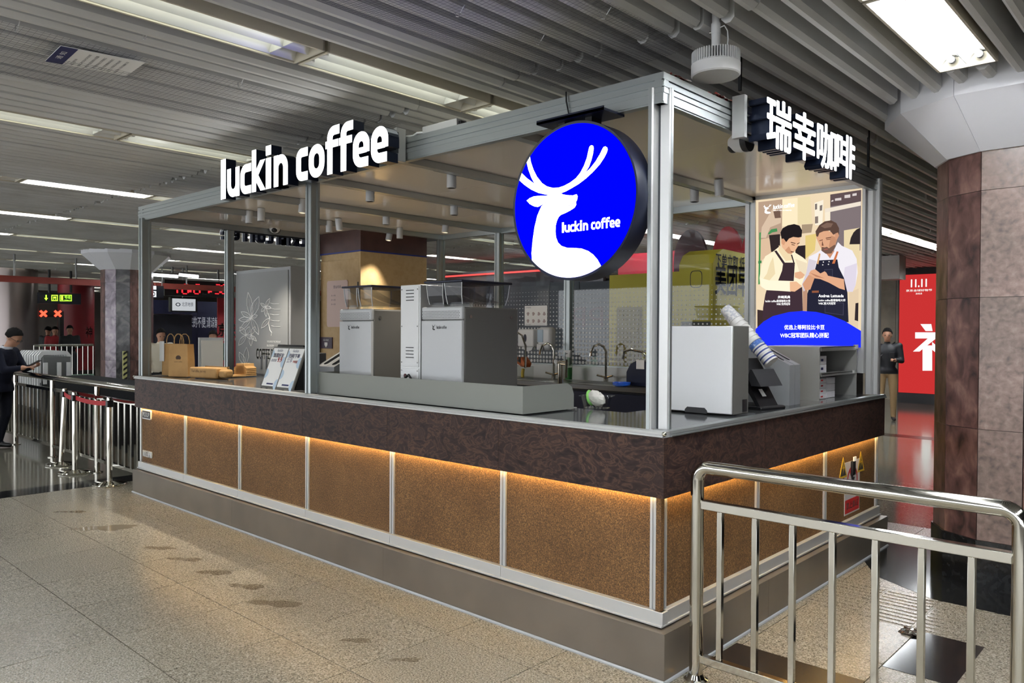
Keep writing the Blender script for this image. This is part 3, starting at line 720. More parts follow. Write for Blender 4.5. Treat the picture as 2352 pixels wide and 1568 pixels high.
# ---------------- round blue sign
DEER = [(-0.2646, -0.2862), (-0.261, -0.2415), (-0.2535, -0.1746), (-0.2411, -0.1084), (-0.2228, -0.0506), (-0.1957, -0.0051), (-0.1764, 0.0054), (-0.1958, -0.0014), (-0.2202, -0.0063), (-0.2449, -0.0007), (-0.275, 0.0145), (-0.2973, 0.0349), (-0.2752, 0.046), (-0.2454, 0.0516), (-0.2059, 0.05), (-0.1622, 0.045), (-0.1478, 0.0478), (-0.1719, 0.0527), (-0.2159, 0.0653), (-0.2655, 0.0883), (-0.3162, 0.1208), (-0.3501, 0.1477), (-0.3391, 0.1864), (-0.2962, 0.1521), (-0.2429, 0.1154), (-0.2661, 0.1519), (-0.2864, 0.1958), (-0.2998, 0.2353), (-0.2769, 0.2619), (-0.2687, 0.2308), (-0.2514, 0.191), (-0.2264, 0.1504), (-0.1918, 0.1127), (-0.1577, 0.0915), (-0.1194, 0.0795), (-0.0816, 0.0764), (-0.0444, 0.0819), (-0.0078, 0.0931), (0.0284, 0.1099), (0.0551, 0.1332), (0.0771, 0.1634), (0.0944, 0.1995), (0.1055, 0.2399), (0.1089, 0.2499), (0.1159, 0.2558), (0.1246, 0.2565), (0.1333, 0.2509), (0.136, 0.2387), (0.1319, 0.2149), (0.1226, 0.1849), (0.108, 0.1541), (0.0845, 0.1272), (0.1168, 0.1473), (0.147, 0.1744), (0.1725, 0.2053), (0.1868, 0.2273), (0.1935, 0.2366), (0.2045, 0.2383), (0.2156, 0.2311), (0.219, 0.2209), (0.2132, 0.206), (0.1982, 0.1842), (0.1729, 0.1568), (0.1344, 0.1274), (0.0909, 0.1003), (0.0466, 0.0791), (0.0016, 0.0634), (-0.0349, 0.052), (-0.0674, 0.0464), (-0.0533, 0.039), (-0.0256, 0.0322), (0.011, 0.0266), (0.0246, 0.0293), (0.0336, 0.0296), (0.04, 0.0197), (0.0365, 0.0023), (0.0294, -0.0075), (0.0313, -0.022), (0.0206, -0.0351), (-0.0066, -0.0466), (-0.0433, -0.0572), (-0.0665, -0.0622), (-0.0804, -0.0717), (-0.0916, -0.0888), (-0.0989, -0.1136), (-0.1005, -0.1425), (-0.0965, -0.172), (-0.0841, -0.1984), (-0.0605, -0.2182), (-0.0234, -0.2302), (0.0223, -0.234), (0.0672, -0.24), (0.1071, -0.2547), (0.1379, -0.2742), (0.164, -0.3001), (0.1831, -0.329)]
disc = thing('disc_sign', 'round lit blue sign with a white deer head hanging from the front beam', 'sign', (-.511, 0, 1.864))
DC = Vector((-.511, 0, 2.248)); DR = .384
mb().lathe([(DR-.004, -.046), (DR+.008, -.05), (DR+.008, .078), (DR-.02, .085), (0, .085)], tuple(DC), 72, 'y').build('rim', M['navy'], disc)
mb().lathe([(DR-.004, -.0475), (0, -.0475)], tuple(DC), 72, 'y').build('face', M['sign_blue'], disc, smooth=False)
def ang(p): return math.atan2(p[1], p[0])
pts = [Vector(p) for p in DEER]
rl = DR-.005
def snap(p): return p.normalized()*rl
pts[0] = snap(pts[0]); pts[-1] = snap(pts[-1])
for i in (21, 22, 27, 28): pts[i] = snap(pts[i])
a0, a1 = ang(pts[-1]), ang(pts[0])
if a1 > a0: a1 -= 2*math.pi
arc = [Vector((rl*math.cos(a0+(a1-a0)*k/24), rl*math.sin(a0+(a1-a0)*k/24))) for k in range(1, 24)]
mb().flat(pts+arc, DC+Vector((0, -.0485, 0)), (1, 0, 0), (0, 0, 1)).build('deer_emblem', M['sign_white'], disc, smooth=False)
q = mb().tube([DC+Vector((a, -.049, c)) for a, c in ((-.0178, -.0218), (.0068, -.0135), (.0222, -.0117))], .0012, 5).tube([DC+Vector((a, -.049, c)) for a, c in ((-.205, -.004), (-.18, .004), (-.158, .012))], .0012, 5)
q.build('emblem_lines', M['sign_blue'], disc)
t_ = mb(); wordmark(t_, DC+Vector((-.058, -.0495, -.153)), (1, 0, 0), (0, 0, 1), .352, .052)
t_.build('sign_lettering', M['sign_white'], disc, smooth=False)
mb().box(-.72, -.30, -.075, .10, 2.655, 2.667).box(-.72, -.30, -.075, -.068, 2.655, 2.675).build('mounting_plate', M['navy'], disc, smooth=False)
mb().box(-.62, -.58, -.02, .06, 2.6, 2.656).build('mounting_bracket', M['black'], disc, smooth=False); mb().box(-.45, -.41, -.02, .06, 2.615, 2.656).build('mounting_bracket', M['black'], disc, smooth=False)
# ================================================================== things on and behind the counter
X3, Y3, Z3 = Vector((1, 0, 0)), Vector((0, 1, 0)), Vector((0, 0, 1))
def deer_logo(q, o, ru, uu, h):
    k = h/.72; o = Vector(o)
    q.flat([(p[0]*k, p[1]*k) for p in list(map(tuple, pts+arc))], o, ru, uu)

# ---- low guard around the machines
g = thing('splash_guard', 'low grey metal guard box around the two coffee machines', 'guard', (-1.95, .35, ZC))
mb().box(-2.98, -.965, .105, .112, ZC, 1.296).build('front_plate', M['grey_guard'], g, smooth=False)
mb().prism([(.112, ZC), (.56, ZC), (.56, 1.23), (.54, 1.275), (.50, 1.296), (.112, 1.296)], 'x', -.972, -.965).build('end_plate', M['grey_guard'], g, smooth=False)
mb().prism([(.112, ZC), (.56, ZC), (.56, 1.296), (.112, 1.296)], 'x', -2.98, -2.973).build('end_plate', M['grey_guard'], g, smooth=False)
mb().box(-2.972, -.973, .113, .60, ZC, ZC+.006).build('floor_plate', M['grey_guard'], g, smooth=False)

# ---- coffee machines
def coffee_machine(x0, label):
    x1 = x0+.385; y0, y1 = .25, .77; z0, z1 = ZC+.008, 1.752
    t = thing('coffee_machine', label, 'coffee machine', ((x0+x1)/2, (y0+y1)/2, z0), group='coffee machines')
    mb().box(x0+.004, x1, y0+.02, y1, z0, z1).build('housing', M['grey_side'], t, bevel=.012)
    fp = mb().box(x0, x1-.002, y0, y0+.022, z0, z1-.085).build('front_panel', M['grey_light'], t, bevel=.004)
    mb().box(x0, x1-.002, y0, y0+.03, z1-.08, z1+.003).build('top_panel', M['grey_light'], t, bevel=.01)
    v = mb()
    nx, nz = 26, 5
    for i in range(nx):
        for j in range(nz):
            xx = x0+.014+.0136*i+(.0068 if j % 2 else 0); zz = z1-.066+.0098*j
            if xx < x1-.016: v.add([(xx+.0035*math.cos(k*math.pi/3), y0-.0006, zz+.0035*math.sin(k*math.pi/3)) for k in range(6)], [tuple(range(6))])
    v.build('vent_holes', M['dark'], t, smooth=False, kind='stuff')
    lg = mb(); deer_logo(lg, (x0+.125, y0-.0008, z1-.125), X3, Z3, .042); wordmark(lg, (x0+.15, y0-.0008, z1-.138), X3, Z3, .095, .02)
    lg.build('logo', M['dark'], fp, smooth=False)
    for yy, zz in ((y0+.075, z1-.06), (y1-.07, z1-.06), (y1-.07, z0+.05)):
        mb().cyl((x1-.002, yy, zz), (x1+.004, yy, zz), .011, n=14).build('bolt', M['chrome_soft'], t)
    mb().cyl((x0+.25, y1-.01, z1-.18), (x0+.25, y1+.06, z1-.18), .05, n=18).build('brew_head', M['black'], t)
    mb().tube([(x1-.03, y1+.005, z1-.15), (x1-.01, y1+.05, z1-.18), (x1+.005, y1+.07, z1-.25), (x1+.005, y1+.07, z1-.40)], .007).build('steam_wand', M['chrome'], t)
    # two bean hoppers side by side under a shared dark lid
    for k in range(2):
        a, c = x0+.025+.175*k, x0+.025+.175*k+.16
        h = mb()
        def loop(z, f, d): return [(a+f, y0+.02+d, z), (c-f, y0+.02+d, z), (c-f, y1-.06-d*1.6, z), (a+f, y1-.06-d*1.6, z)]
        L0, L1, L2 = loop(z1+.02, .012, .018), loop(z1+.075, .007, .006), loop(z1+.155, 0, 0)
        h.add(L0+L1+L2, [(0, 1, 5, 4), (1, 2, 6, 5), (2, 3, 7, 6), (3, 0, 4, 7), (4, 5, 9, 8), (5, 6, 10, 9), (6, 7, 11, 10), (7, 4, 8, 11), (3, 2, 1, 0)])
        hp = h.build('bean_hopper', M['glass_smoke'], t, smooth=False)
        for i_ in range(4): mb().tube([L0[i_], L1[i_], L2[i_]], .0035, 5).build('hopper_edge', M['grey_light'], hp)
        ch = mb(); pr = [(y0+.04+.40*s, z1+.15-.115*(1-(1-s)**2)) for s in [i/10 for i in range(11)]]
        n = len(pr); ch.add([(a+.006, p[0], p[1]) for p in pr]+[(c-.006, p[0], p[1]) for p in pr], [(i, i+1, n+i+1, n+i) for i in range(n-1)])
        ch.build('chute', M['glass_smoke'], hp)
        mb().box(a+.02, c-.02, y0+.05, y0+.14, z1+.002, z1+.032).build('hopper_collar', M['glass_tub'], hp, smooth=False)
    mb().box(x0+.012, x1-.012, y0+.008, y1-.045, z1+.157, z1+.171).build('hopper_lid', M['navy'], t, bevel=.004)
    return t
coffee_machine(-2.915, 'grey coffee machine with smoky bean hoppers left of the white steel unit')
coffee_machine(-1.992, 'grey coffee machine with smoky bean hoppers right of the white steel unit')

u = thing('water_boiler', 'tall narrow white steel water unit between the two coffee machines', 'boiler', (-2.105, .45, ZC))
mb().box(-2.208, -2.003, .25, .70, ZC+.008, 1.905).build('housing', M['alu_white'], u, bevel=.004)
mb().box(-2.200, -2.015, .246, .251, 1.36, 1.895).build('back_cover', M['white'], u, bevel=.002)
mb().box(-2.200, -2.015, .246, .251, ZC+.02, 1.352).build('socket_cover', M['white'], u, bevel=.002)
for z in (1.80, 1.42):
    for k in range(4): mb().box(-2.145, -2.065, .2445, .2465, z+.022*k, z+.022*k+.006).build('vent_slot', M['black'], u, smooth=False)
for sx in (-2.188, -2.027):
    for z in (1.875, 1.63, 1.39, 1.335, 1.25): mb().cyl((sx, .243, z), (sx, .247, z), .0045, n=8).build('screw', M['steel_dark'], u)
mb().cyl((-2.15, .242, 1.30), (-2.15, .247, 1.30), .014, n=12).build('knob', mat('dark red knob', (80, 20, 24), .4), u)
mb().tube([(-2.02, .24, 1.20), (-2.03, .2, 1.28), (-2.06, .2, 1.31), (-2.10, .205, 1.29), (-2.13, .21, 1.22), (-2.14, .215, 1.15)], .0085).build('power_cable', M['black'], u)

# ---- lid and napkin holders with sloping slotted tops
def lid_holder(x0, y0, w_, label, sc=1.0, rz=0, z=ZC):
    t = thing('lid_holder', label, 'holder', (x0, y0, z), rz, 'grey lid holders')
    h = .34*sc; d = .33*sc
    side = [(0, 0), (d, 0), (d, h), (d-.03*sc, h+.0*sc), (0, .19*sc)]
    side = [(0, 0), (d, 0), (d, h-.02*sc), (d-.012*sc, h-.004*sc), (d-.03*sc, h), (d-.05*sc, h-.01*sc), (0, .185*sc)]
    mb().prism(side, 'x', -w_/2, -w_/2+.006).build('side_plate', M['grey_powder'], t, local=True, smooth=False)
    mb().prism(side, 'x', w_/2-.006, w_/2).build('side_plate', M['grey_powder'], t, local=True, smooth=False)
    mb().box(-w_/2+.006, w_/2-.006, 0, .006, 0, .185*sc).build('front_plate', M['grey_powder'], t, local=True, smooth=False)
    a, c = Vector((0, .003, .185*sc)), Vector((0, d-.04*sc, h-.006)); dr_ = (c-a).normalized(); nn_ = Vector((0, -dr_.z, dr_.y))
    out = []; inn = []
    n = 12
    Lc = (c-a).length
    rect = [(-w_/2, 0), (w_/2, 0), (w_/2, Lc), (-w_/2, Lc)]
    sl = [((w_*.27)*math.cos(R(th)), Lc*.5+(Lc*.32 if math.sin(R(th)) >= 0 else -Lc*.32)+w_*.27*math.sin(R(th))) for th in range(0, 360, 30)]
    q = mb(); P_ = lambda p, o_=0: a+X3*p[0]+dr_*p[1]+nn_*o_
    V = [P_(p) for p in rect]+[P_(p) for p in sl]
    idx = tessellate_polygon([[Vector((p[0], p[1], 0)) for p in rect], [Vector((p[0], p[1], 0)) for p in sl]])
    q.add(V, [tuple(i) for i in idx]); q.build('slotted_top', M['grey_powder'], t, local=True, smooth=False)
    mb().box(-w_/2+.012, w_/2-.012, .03, d-.06, .004, .12).build('stack_of_lids', M['dark'], t, local=True, smooth=False)
    return t
lid_holder(-3.165, .26, .11, 'left one of two grey slotted lid holders beside the far coffee machine')
lid_holder(-2.985, .255, .115, 'right one of two grey slotted lid holders touching the far coffee machine').location.x = -3.046

# ---- order stand with two cards
st = thing('order_stand', 'dark tilted counter stand holding two white order cards', 'stand', (-3.45, .1, ZC))
def lean(s, v): return Vector((-3.70+s*.47, .055+v*.12, ZC+.012+v*.315))
def quad(q, s0, s1, v0, v1, off=0, th=.004):
    n_ = Vector((0, -.315, .12)).normalized()
    P4 = [lean(s0, v0), lean(s1, v0), lean(s1, v1), lean(s0, v1)]
    q.add([p+n_*off for p in P4]+[p+n_*(off-th) for p in P4], [(0, 1, 2, 3), (7, 6, 5, 4), (0, 4, 5, 1), (1, 5, 6, 2), (2, 6, 7, 3), (3, 7, 4, 0)])
    return q
q = mb(); quad(q, 0, 1, 0, 1, 0, .012).build('board', M['grey_side'], st, smooth=False)
quad(mb(), .12, .9, 1.0, 1.05, .004, .02).build('clamp', M['black'], st, smooth=False)
mb().prism([(.09, ZC+.005), (.24, ZC+.005), (.19, ZC+.28), (.17, ZC+.28)], 'x', -3.69, -3.66).build('support', M['black'], st, smooth=False)
mb().prism([(.09, ZC+.005), (.24, ZC+.005), (.19, ZC+.28), (.17, ZC+.28)], 'x', -3.28, -3.25).build('support', M['black'], st, smooth=False)
c_blue = mat('pale blue print', (188, 208, 226), .6); c_navy = mat('navy print', (36, 40, 92), .6); c_red = mat('red print', (190, 40, 40), .6)
n_ = Vector((0, -.315, .12)).normalized(); up_ = Vector((0, .12, .315)).normalized()
for s0, s1, l1, l2, l3 in ((.035, .485, '加我好友', '周周享', '9.9'), (.515, .965, '扫码下单', '立享', '半价起')):
    card = quad(mb(), s0, s1, .035, .96, .003, .003).build('card', M['paper'], st, smooth=False)
    w_ = (s1-s0)*.47
    def cp(fs, v, off): return lean(s0+(s1-s0)*fs, v)+n_*off
    for fs, v, r in ((.0, .82, .03), (1, .62, .045), (0, .33, .04), (1, .08, .045)):
        bl = mb()
        P_ = cp(fs, v, .0035); sg = -1 if fs else 1
        bl.add([P_]+[P_+X3*(sg*r*math.cos(R(a)))+up_*(r*math.sin(R(a))) for a in range(-90, 91, 15)], [(0, k, k+1) for k in range(1, 13)])
        bl.build('card_pattern', c_blue, card, smooth=False)
    tx = mb(); text(tx, l1, cp(.5, .73, .0045), X3, up_, w=w_*.72, centre=True, bold=.02); text(tx, l2, cp(.1, .62, .0045), X3, up_, w=w_*.36); text(tx, 'luckin', cp(.5, .87, .0045), X3, up_, w=w_*.36, centre=True)
    tx.build('card_lettering', c_navy, card, smooth=False)
    tx = mb(); text(tx, l3, cp(.52, .615, .0045), X3, up_, w=w_*.3, bold=.02); tx.build('price_lettering', c_red, card, smooth=False)
    bx_ = mb(); P4 = [cp(.3, .07, .004), cp(.75, .07, .004), cp(.75, .105, .004), cp(.3, .105, .004)]; bx_.add(P4, [(0, 1, 2, 3)]); bx_.build('card_button', c_navy, card, smooth=False)
pt = thing('payment_terminal', 'black ribbed terminal box behind the order stand by the front middle post', 'terminal', (-3.30, .26, ZC))
mb().box(-3.36, -3.245, .16, .36, ZC, 1.425).build('housing', M['dark'], pt, bevel=.006)
for k in range(3): mb().box(-3.345, -3.26, .154, .161, ZC+.04+.08*k, ZC+.09+.08*k).build('rib', M['black'], pt, bevel=.003)

# ---- wrapped giveaways, bags and boxes on the left end
def paper_bag(loc, rz, label, w_=.21, d=.12, h=.315, logo=True):
    t = thing('paper_bag', label, 'paper bag', loc, rz, 'kraft carrier bags')
    def lp(z, e): return [(-w_/2+e, -d/2+e*.4, z), (w_/2-e, -d/2+e*.4, z), (w_/2-e, d/2-e*.4, z), (-w_/2+e, d/2-e*.4, z)]
    A, B_, C_ = lp(0, 0), lp(h*.5, .004), lp(h, .012)
    q = mb().add(A+B_+C_, [(3, 2, 1, 0)]+[(4*j+i, 4*j+(i+1) % 4, 4*j+4+(i+1) % 4, 4*j+4+i) for j in range(2) for i in range(4)])
    q.build('sack', M['kraft'], t, local=True, smooth=False)
    for yy in (-d/2+.012, d/2-.012):
        mb().tube([(-.05, yy, h-.03), (-.052, yy, h+.03), (-.04, yy, h+.075), (-.015, yy, h+.098), (.015, yy, h+.098), (.04, yy, h+.075), (.052, yy, h+.03), (.05, yy, h-.03)], .004, 6).build('handle', M['kraft'], t, local=True)
    lg = mb()
    if logo:
        lg.flat([(.028*math.cos(R(a)), .024*math.sin(R(a))) for a in range(0, 360, 24)], (.0, -d/2+.0018, h*.58), X3, Z3)
        text(lg, 'luckin coffee', (0, -d/2+.0006, h*.44), X3, Z3, w=.085, centre=True)
    for k in range(4): lg.flat([(.009*math.cos(R(a)), .009*math.sin(R(a))) for a in range(0, 360, 40)], (-w_/2-.0002+.003, .0, h*.12+h*.1*k), -Y3, Z3)
    lg.build('print', M['kraft_dark'], t, local=True, smooth=False)
    return t
paper_bag((-5.64, .30, ZC), R(33), 'brown paper carrier bag facing front, right one of the pair on the counter end')
b1 = paper_bag((-5.875, .33, ZC), R(20), 'brown paper carrier bag with a white receipt hanging on it', logo=False)
mb().box(-.125, -.065, -.069, -.066, .14, .34).build('receipt', M['paper'], b1, local=True, smooth=False)
kb = thing('kraft_parcel', 'lying brown paper parcel with handwriting-style print on the counter end', 'parcel', (-5.22, .38, ZC), R(14))
mb().box(-.2, .17, -.07, .07, 0, .10).build('parcel_body', M['kraft'], kb, local=True, bevel=.012)
q = mb(); text(q, 'Your coffee, your way', (-.17, -.0706, .045), X3, Z3, w=.2, h=.035); q.build('print', M['kraft_dark'], kb, local=True, smooth=False)
mb().box(.17, .27, -.05, .05, 0.01, .085).build('folded_end', M['kraft'], kb, local=True, bevel=.02)
kf = thing('kraft_tray', 'flat brown carton tray lying behind the paper parcel', 'tray', (-5.42, .62, ZC), R(8))
mb().box(-.16, .22, -.1, .1, 0, .012).box(-.16, .22, -.1, -.09, 0, .10).build('tray_body', M['kraft'], kf, local=True, smooth=False)
for k in range(5):
    s_ = thing('cup_carrier', f"{['bottom', 'second lowest', 'middle', 'second highest', 'topmost'][k]} moulded brown cup carrier of the small stack on the counter end", 'cup carrier', (-5.33, .80, ZC+.017*k), R(10), 'stacked cup carriers')
    q = mb().prism([(-.10, 0), (.10, 0), (.10, .012), (.065, .03), (.06, .055), (-.06, .055), (-.065, .03), (-.10, .012)], 'y', -.06, .06)
    q.build('carrier_body', M['kraft'], s_, local=True, bevel=.004)

# ---- tall grey cabinet with flower drawing
cb = thing('flower_cabinet', 'tall grey cabinet with white line drawing of coffee flowers', 'cabinet', (-5.36, 1.3, 0))
mb().box(-5.90, -4.82, 1.0, 1.20, 0, 2.225).build('cabinet_body', M['grey_powder'], cb, bevel=.004)
mb().box(-5.89, -4.85, .990, 1.0, ZC+.01, 2.19).build('front_sheet', mat('grey print sheet', (128, 130, 130), .6), cb, smooth=False)
lines = mb(); YB_ = .9885
def LP(pts_, r=.0034): lines.tube([Vector((at(300+a/3.563, 480+c/3.563, y=YB_).x, YB_, at(300+a/3.563, 480+c/3.563, y=YB_).z)) for a, c in pts_], r, 4)
def leaf(a, b_, wdt):
    a, b_ = Vector(a), Vector(b_); d = (b_-a); n = Vector((-d.y, d.x)).normalized()*wdt
    L1 = [a, a+d*.25+n*.7, a+d*.5+n, a+d*.75+n*.7, b_]; L2 = [a, a+d*.25-n*.7, a+d*.5-n, a+d*.75-n*.7, b_]
    LP([tuple(p) for p in L1]); LP([tuple(p) for p in L2]); LP([tuple(a), tuple(a+d*.75)], .0014)
for a, b_, wdt in (((990, 890), (962, 680), 24), ((990, 885), (1050, 715), 30), ((990, 890), (1048, 1028), 22), ((985, 890), (905, 840), 20), ((985, 900), (885, 905), 22), ((990, 885), (1040, 870), 14), ((990, 890), (890, 1000), 18),
                   ((945, 1030), (895, 965), 20), ((945, 1030), (975, 960), 18), ((945, 1030), (885, 1115), 20), ((945, 1030), (1010, 1060), 16), ((985, 1030), (1020, 960), 14), ((985, 1035), (985, 1120), 14), ((985, 1030), (1030, 1080), 12),
                   ((940, 1280), (950, 1130), 22), ((940, 1280), (890, 1170), 22), ((940, 1280), (990, 1270), 16), ((940, 1280), (890, 1320), 16), ((975, 1310), (1015, 1300), 12), ((1105, 800), (1140, 730), 12), ((1105, 800), (1065, 770), 12), ((1105, 800), (1150, 810), 12), ((1105, 800), (1070, 840), 12), ((1105, 800), (1110, 880), 12), ((1140, 890), (1070, 975), 18)):
    leaf(a, b_, wdt)
LP([(1125, 850), (1138, 890), (1130, 940), (1140, 990), (1155, 1010), (1150, 1035)], .003)
for y_, a_ in ((775, 1140), (820, 1150), (865, 1140), (915, 1145), (962, 1150)): LP([(a_, y_-8), (a_+30, y_), (a_+75, y_)], .0018)
text(lines, 'COFFEE FLOWER', Vector((-5.455, YB_, 1.302)), X3, Z3, w=.60, h=.11, bold=.03)
for a_, k in (('THE FLOWER OF THE COFFEE PLANT', 1.475), ('BLOSSOM', 1.435)): text(lines, a_, Vector((-5.24, YB_, k)), X3, Z3, w=.26 if k > 1.45 else .13, h=.018)
lines.build('flower_drawing', M['paper'], cb)
for k in range(2): mb().box(-5.36+.1*k, -5.335+.1*k, .985, .99, 1.2, 1.34).build('slot', M['black'], cb, smooth=False)

# ---- tub with white scoop on the front worktop
tb = thing('plastic_tub', 'clear plastic tub holding a white and green cloth on the front worktop', 'tub', (-.93, .74, ZC-.008))
q = mb().prism([(-.075, .045), (-.075, -.045), (-.06, -.06), (.06, -.06), (.075, -.045), (.075, .045), (.06, .06), (-.06, .06)], 'z', 0, .004)
ring = [(-.085, .05), (-.085, -.05), (-.065, -.068), (.065, -.068), (.085, -.05), (.085, .05), (.065, .068), (-.065, .068)]
lo_ = [(p[0]*.8, p[1]*.8, .002) for p in ring]; hi_ = [(p[0]*1.0, p[1]*1.0, .075) for p in ring]; rm = [(p[0]*1.22, p[1]*1.15, .077) for p in ring]
q.add(lo_+hi_+rm, [(i, (i+1) % 8, 8+(i+1) % 8, 8+i) for i in range(8)]+[(8+i, 8+(i+1) % 8, 16+(i+1) % 8, 16+i) for i in range(8)])
q.xf(Matrix.Rotation(R(25), 4, 'Z')).build('tub_wall', M['glass_tub'], tb, local=True, smooth=False)
q = mb().ball((0, 0, 0), .06, 18, (1.1, .7, .75), 12); rq = random.Random(5); q.v = [tuple(c_*(1+rq.uniform(-.16, .1)) for c_ in v_) for v_ in q.v]; q.xf(Matrix.Translation((.0, 0, .06)) @ Matrix.Rotation(R(30), 4, 'Y')); q.build('cloth', mat('white cloth', (232, 228, 220), .8, bump=(20, .6)), tb, local=True)
q = mb().ball((0, 0, 0), .045, sc=(.35, .8, 1.1)); q.xf(Matrix.Translation((-.045, -.005, .062)) @ Matrix.Rotation(R(-14), 4, 'Y')); q.build('sponge', mat('green sponge', (150, 228, 120), .8), tb, local=True)

# ---- white box machine, till, cup holders, pastry shelf on the right run
wb = thing('ice_dispenser', 'large white box machine with grey side on the right worktop', 'machine', (-.35, 1.0, ZC))
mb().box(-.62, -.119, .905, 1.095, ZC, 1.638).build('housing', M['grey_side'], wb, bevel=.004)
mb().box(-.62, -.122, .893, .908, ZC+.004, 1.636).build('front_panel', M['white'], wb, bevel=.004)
mb().prism([(-.41, ZC-.002), (-.27, ZC-.002), (-.27, ZC+.015), (-.285, ZC+.03), (-.395, ZC+.03), (-.41, ZC+.015)], 'y', .889, .894).build('foot_slot', M['black'], wb, smooth=False)
mb().box(-.1195, -.1175, 1.02, 1.075, ZC+.01, ZC+.08).build('cable_slot', M['black'], wb, smooth=False)
tl = thing('till', 'black till seen from behind with a white sticker on the right worktop', 'till', (-.27, 1.48, ZC-.008), R(-12))
mb().prism([(-.14, 0), (.16, 0), (.165, .012), (.15, .022), (-.14, .022)], 'y', -.13, .14).build('base', M['black'], tl, local=True, bevel=.004)
q = mb().prism([(.13, .02), (.10, .02), (-.04, .19), (.0, .21)], 'y', -.10, .10); q.build('stand', M['black'], tl, local=True, smooth=False)
q = mb().box(-.012, .012, -.17, .17, -.10, .11).xf(Matrix.Translation((-.04, 0, .23)) @ Matrix.Rotation(R(-38), 4, 'Y')); q.build('screen', M['black'], tl, local=True, bevel=.006)
q = mb().prism([(.15, .15), (.07, .15), (.04, .21), (.06, .255), (.075, .255)], 'y', -.12, .12).build('screen_hood', M['dark'], tl, local=True, smooth=False)
mb().add([(.089, -.03, .075), (.089, .015, .075), (.052, .012, .12), (.052, -.028, .12)], [(0, 1, 2, 3)]).xf(Matrix.Translation((.008, 0, .006))).build('sticker', M['paper'], tl, local=True, smooth=False)
tl.scale = (.88, .88, .95)
# stack of paper cups leaning in the holder
h1 = lid_holder(-.17, 1.82, .085, 'left grey slotted holder of the right worktop with paper cups leaning in it', 1.4, R(90), ZC-.008)
h2 = lid_holder(-.17, 1.907, .085, 'right grey slotted holder of the right worktop', 1.4, R(90), ZC-.008)
cup_w = mat('white paper cup', (232, 230, 226), .6); cup_g = speckle('grey patterned cup', [(.4, (226, 224, 220)), (.6, (186, 188, 194))], 60, .6); cup_b = speckle('blue patterned cup', [(.42, (58, 96, 176)), (.6, (96, 136, 206)), (.7, (200, 214, 236))], 50, .6); cup_s = mat('navy stripe', (52, 66, 128), .6)
pA, pB = at(1668, 712, x=-.44), at(1775, 832, x=-.28)
pA = at(1672, 715, y=1.62); pB = at(1772, 832, y=1.62)
dC = (pA-pB).normalized(); LC = (pA-pB).length
rot = Vector((0, 0, 1)).rotation_difference(dC).to_matrix().to_4x4()
for k in range(12):
    f0 = k/13.5*LC
    t = thing('paper_cup', f"{['lowest', 'second', 'third', 'fourth', 'fifth', 'sixth', 'seventh', 'eighth', 'ninth', 'tenth', 'eleventh', 'topmost'][k]} paper cup from the bottom of the leaning cup stack", 'paper cup', pB+dC*f0, group='leaning stack of paper cups')
    big = k in (5, 11)
    prof = [(.024, .0), (.031, .0), (.039, .085 if not big else .10), (.041, .088 if not big else .104), (.036, .088 if not big else .104), (.0, .08)]
    prof = [(.05, .0), (.0495, .005), (.0475, .005), (.038, .11), (.0, .11)]
    mb().lathe(prof, n=20).xf(rot).build('cup', cup_g if k >= 11 else cup_b if k == 4 else cup_w, t, local=True)
    if k < 4: mb().lathe([(.0475, .012), (.0468, .02), (.0468, .022), (.0475, .014)], n=20).xf(rot).build('stripe', cup_s, t, local=True)
ps = thing('pastry_shelf', 'stainless open shelf unit holding boxes at the rear right of the worktop', 'shelf', (-.3, 2.7, ZC-.008))
mb().prism([(-.62, ZC-.008), (-.16, ZC-.008), (-.16, 1.50), (-.62, 1.50)], 'y', 2.25, 2.256).build('end_panel', M['steel'], ps, smooth=False)
mb().box(-.62, -.15, 2.94, 2.946, ZC-.008, 1.50).build('end_panel', M['steel'], ps, smooth=False)
mb().box(-.62, -.15, 2.25, 2.95, 1.50, 1.505).box(-.155, -.15, 2.25, 2.95, 1.475, 1.505).build('top_shelf', M['steel'], ps, smooth=False)
mb().box(-.62, -.15, 2.256, 2.94, 1.315, 1.32).box(-.155, -.15, 2.256, 2.94, 1.30, 1.325).build('middle_shelf', M['steel'], ps, smooth=False)
mb().box(-.625, -.62, 2.25, 2.946, ZC-.008, 1.50).build('back_panel', M['steel'], ps, smooth=False)
mb().box(-.16, -.145, 2.90, 2.965, 1.485, 1.515).build('corner_clip', M['chrome_soft'], ps, smooth=False)
mb().box(-.16, -.145, 2.86, 2.90, 1.305, 1.325).build('corner_clip', M['paper'], ps, smooth=False)
boxw = mat('white carton', (222, 222, 224), .6)
def carton(x, y, z, sx, sy, sz, label, mark, grp):
    t = thing('carton', label, 'box', (x, y, z), 0, grp)
    mb().box(-sx/2, sx/2, -sy/2, sy/2, 0, sz).build('carton_body', boxw, t, local=True, bevel=.002)
    if mark is not None: mb().box(sx/2, sx/2+.001, -sy*.12, sy*.12, sz*.35, sz*.65).build('print', mark, t, local=True, smooth=False)
lv_ = ['bottom', 'second', 'third', 'top']
for k in range(4): carton(-.30, 2.40, ZC-.007+.038*k, .2, .16, .037, f'{lv_[k]} white carton with red mark in the lower shelf', c_red, 'cartons in the lower shelf')
for k in range(2): carton(-.30, 2.40, 1.321+.06*k, .2, .16, .058, f'{["lower", "upper"][k]} white carton with blue dot on the middle shelf', c_navy, 'cartons on the middle shelf')
for k in range(3): carton(-.30, 2.60, ZC-.007+.05*k, .18, .15, .048, f'{["lowest", "middle", "highest"][k]} plain pale carton in the lower shelf beside the red-marked ones', None, 'plain cartons in the lower shelf')

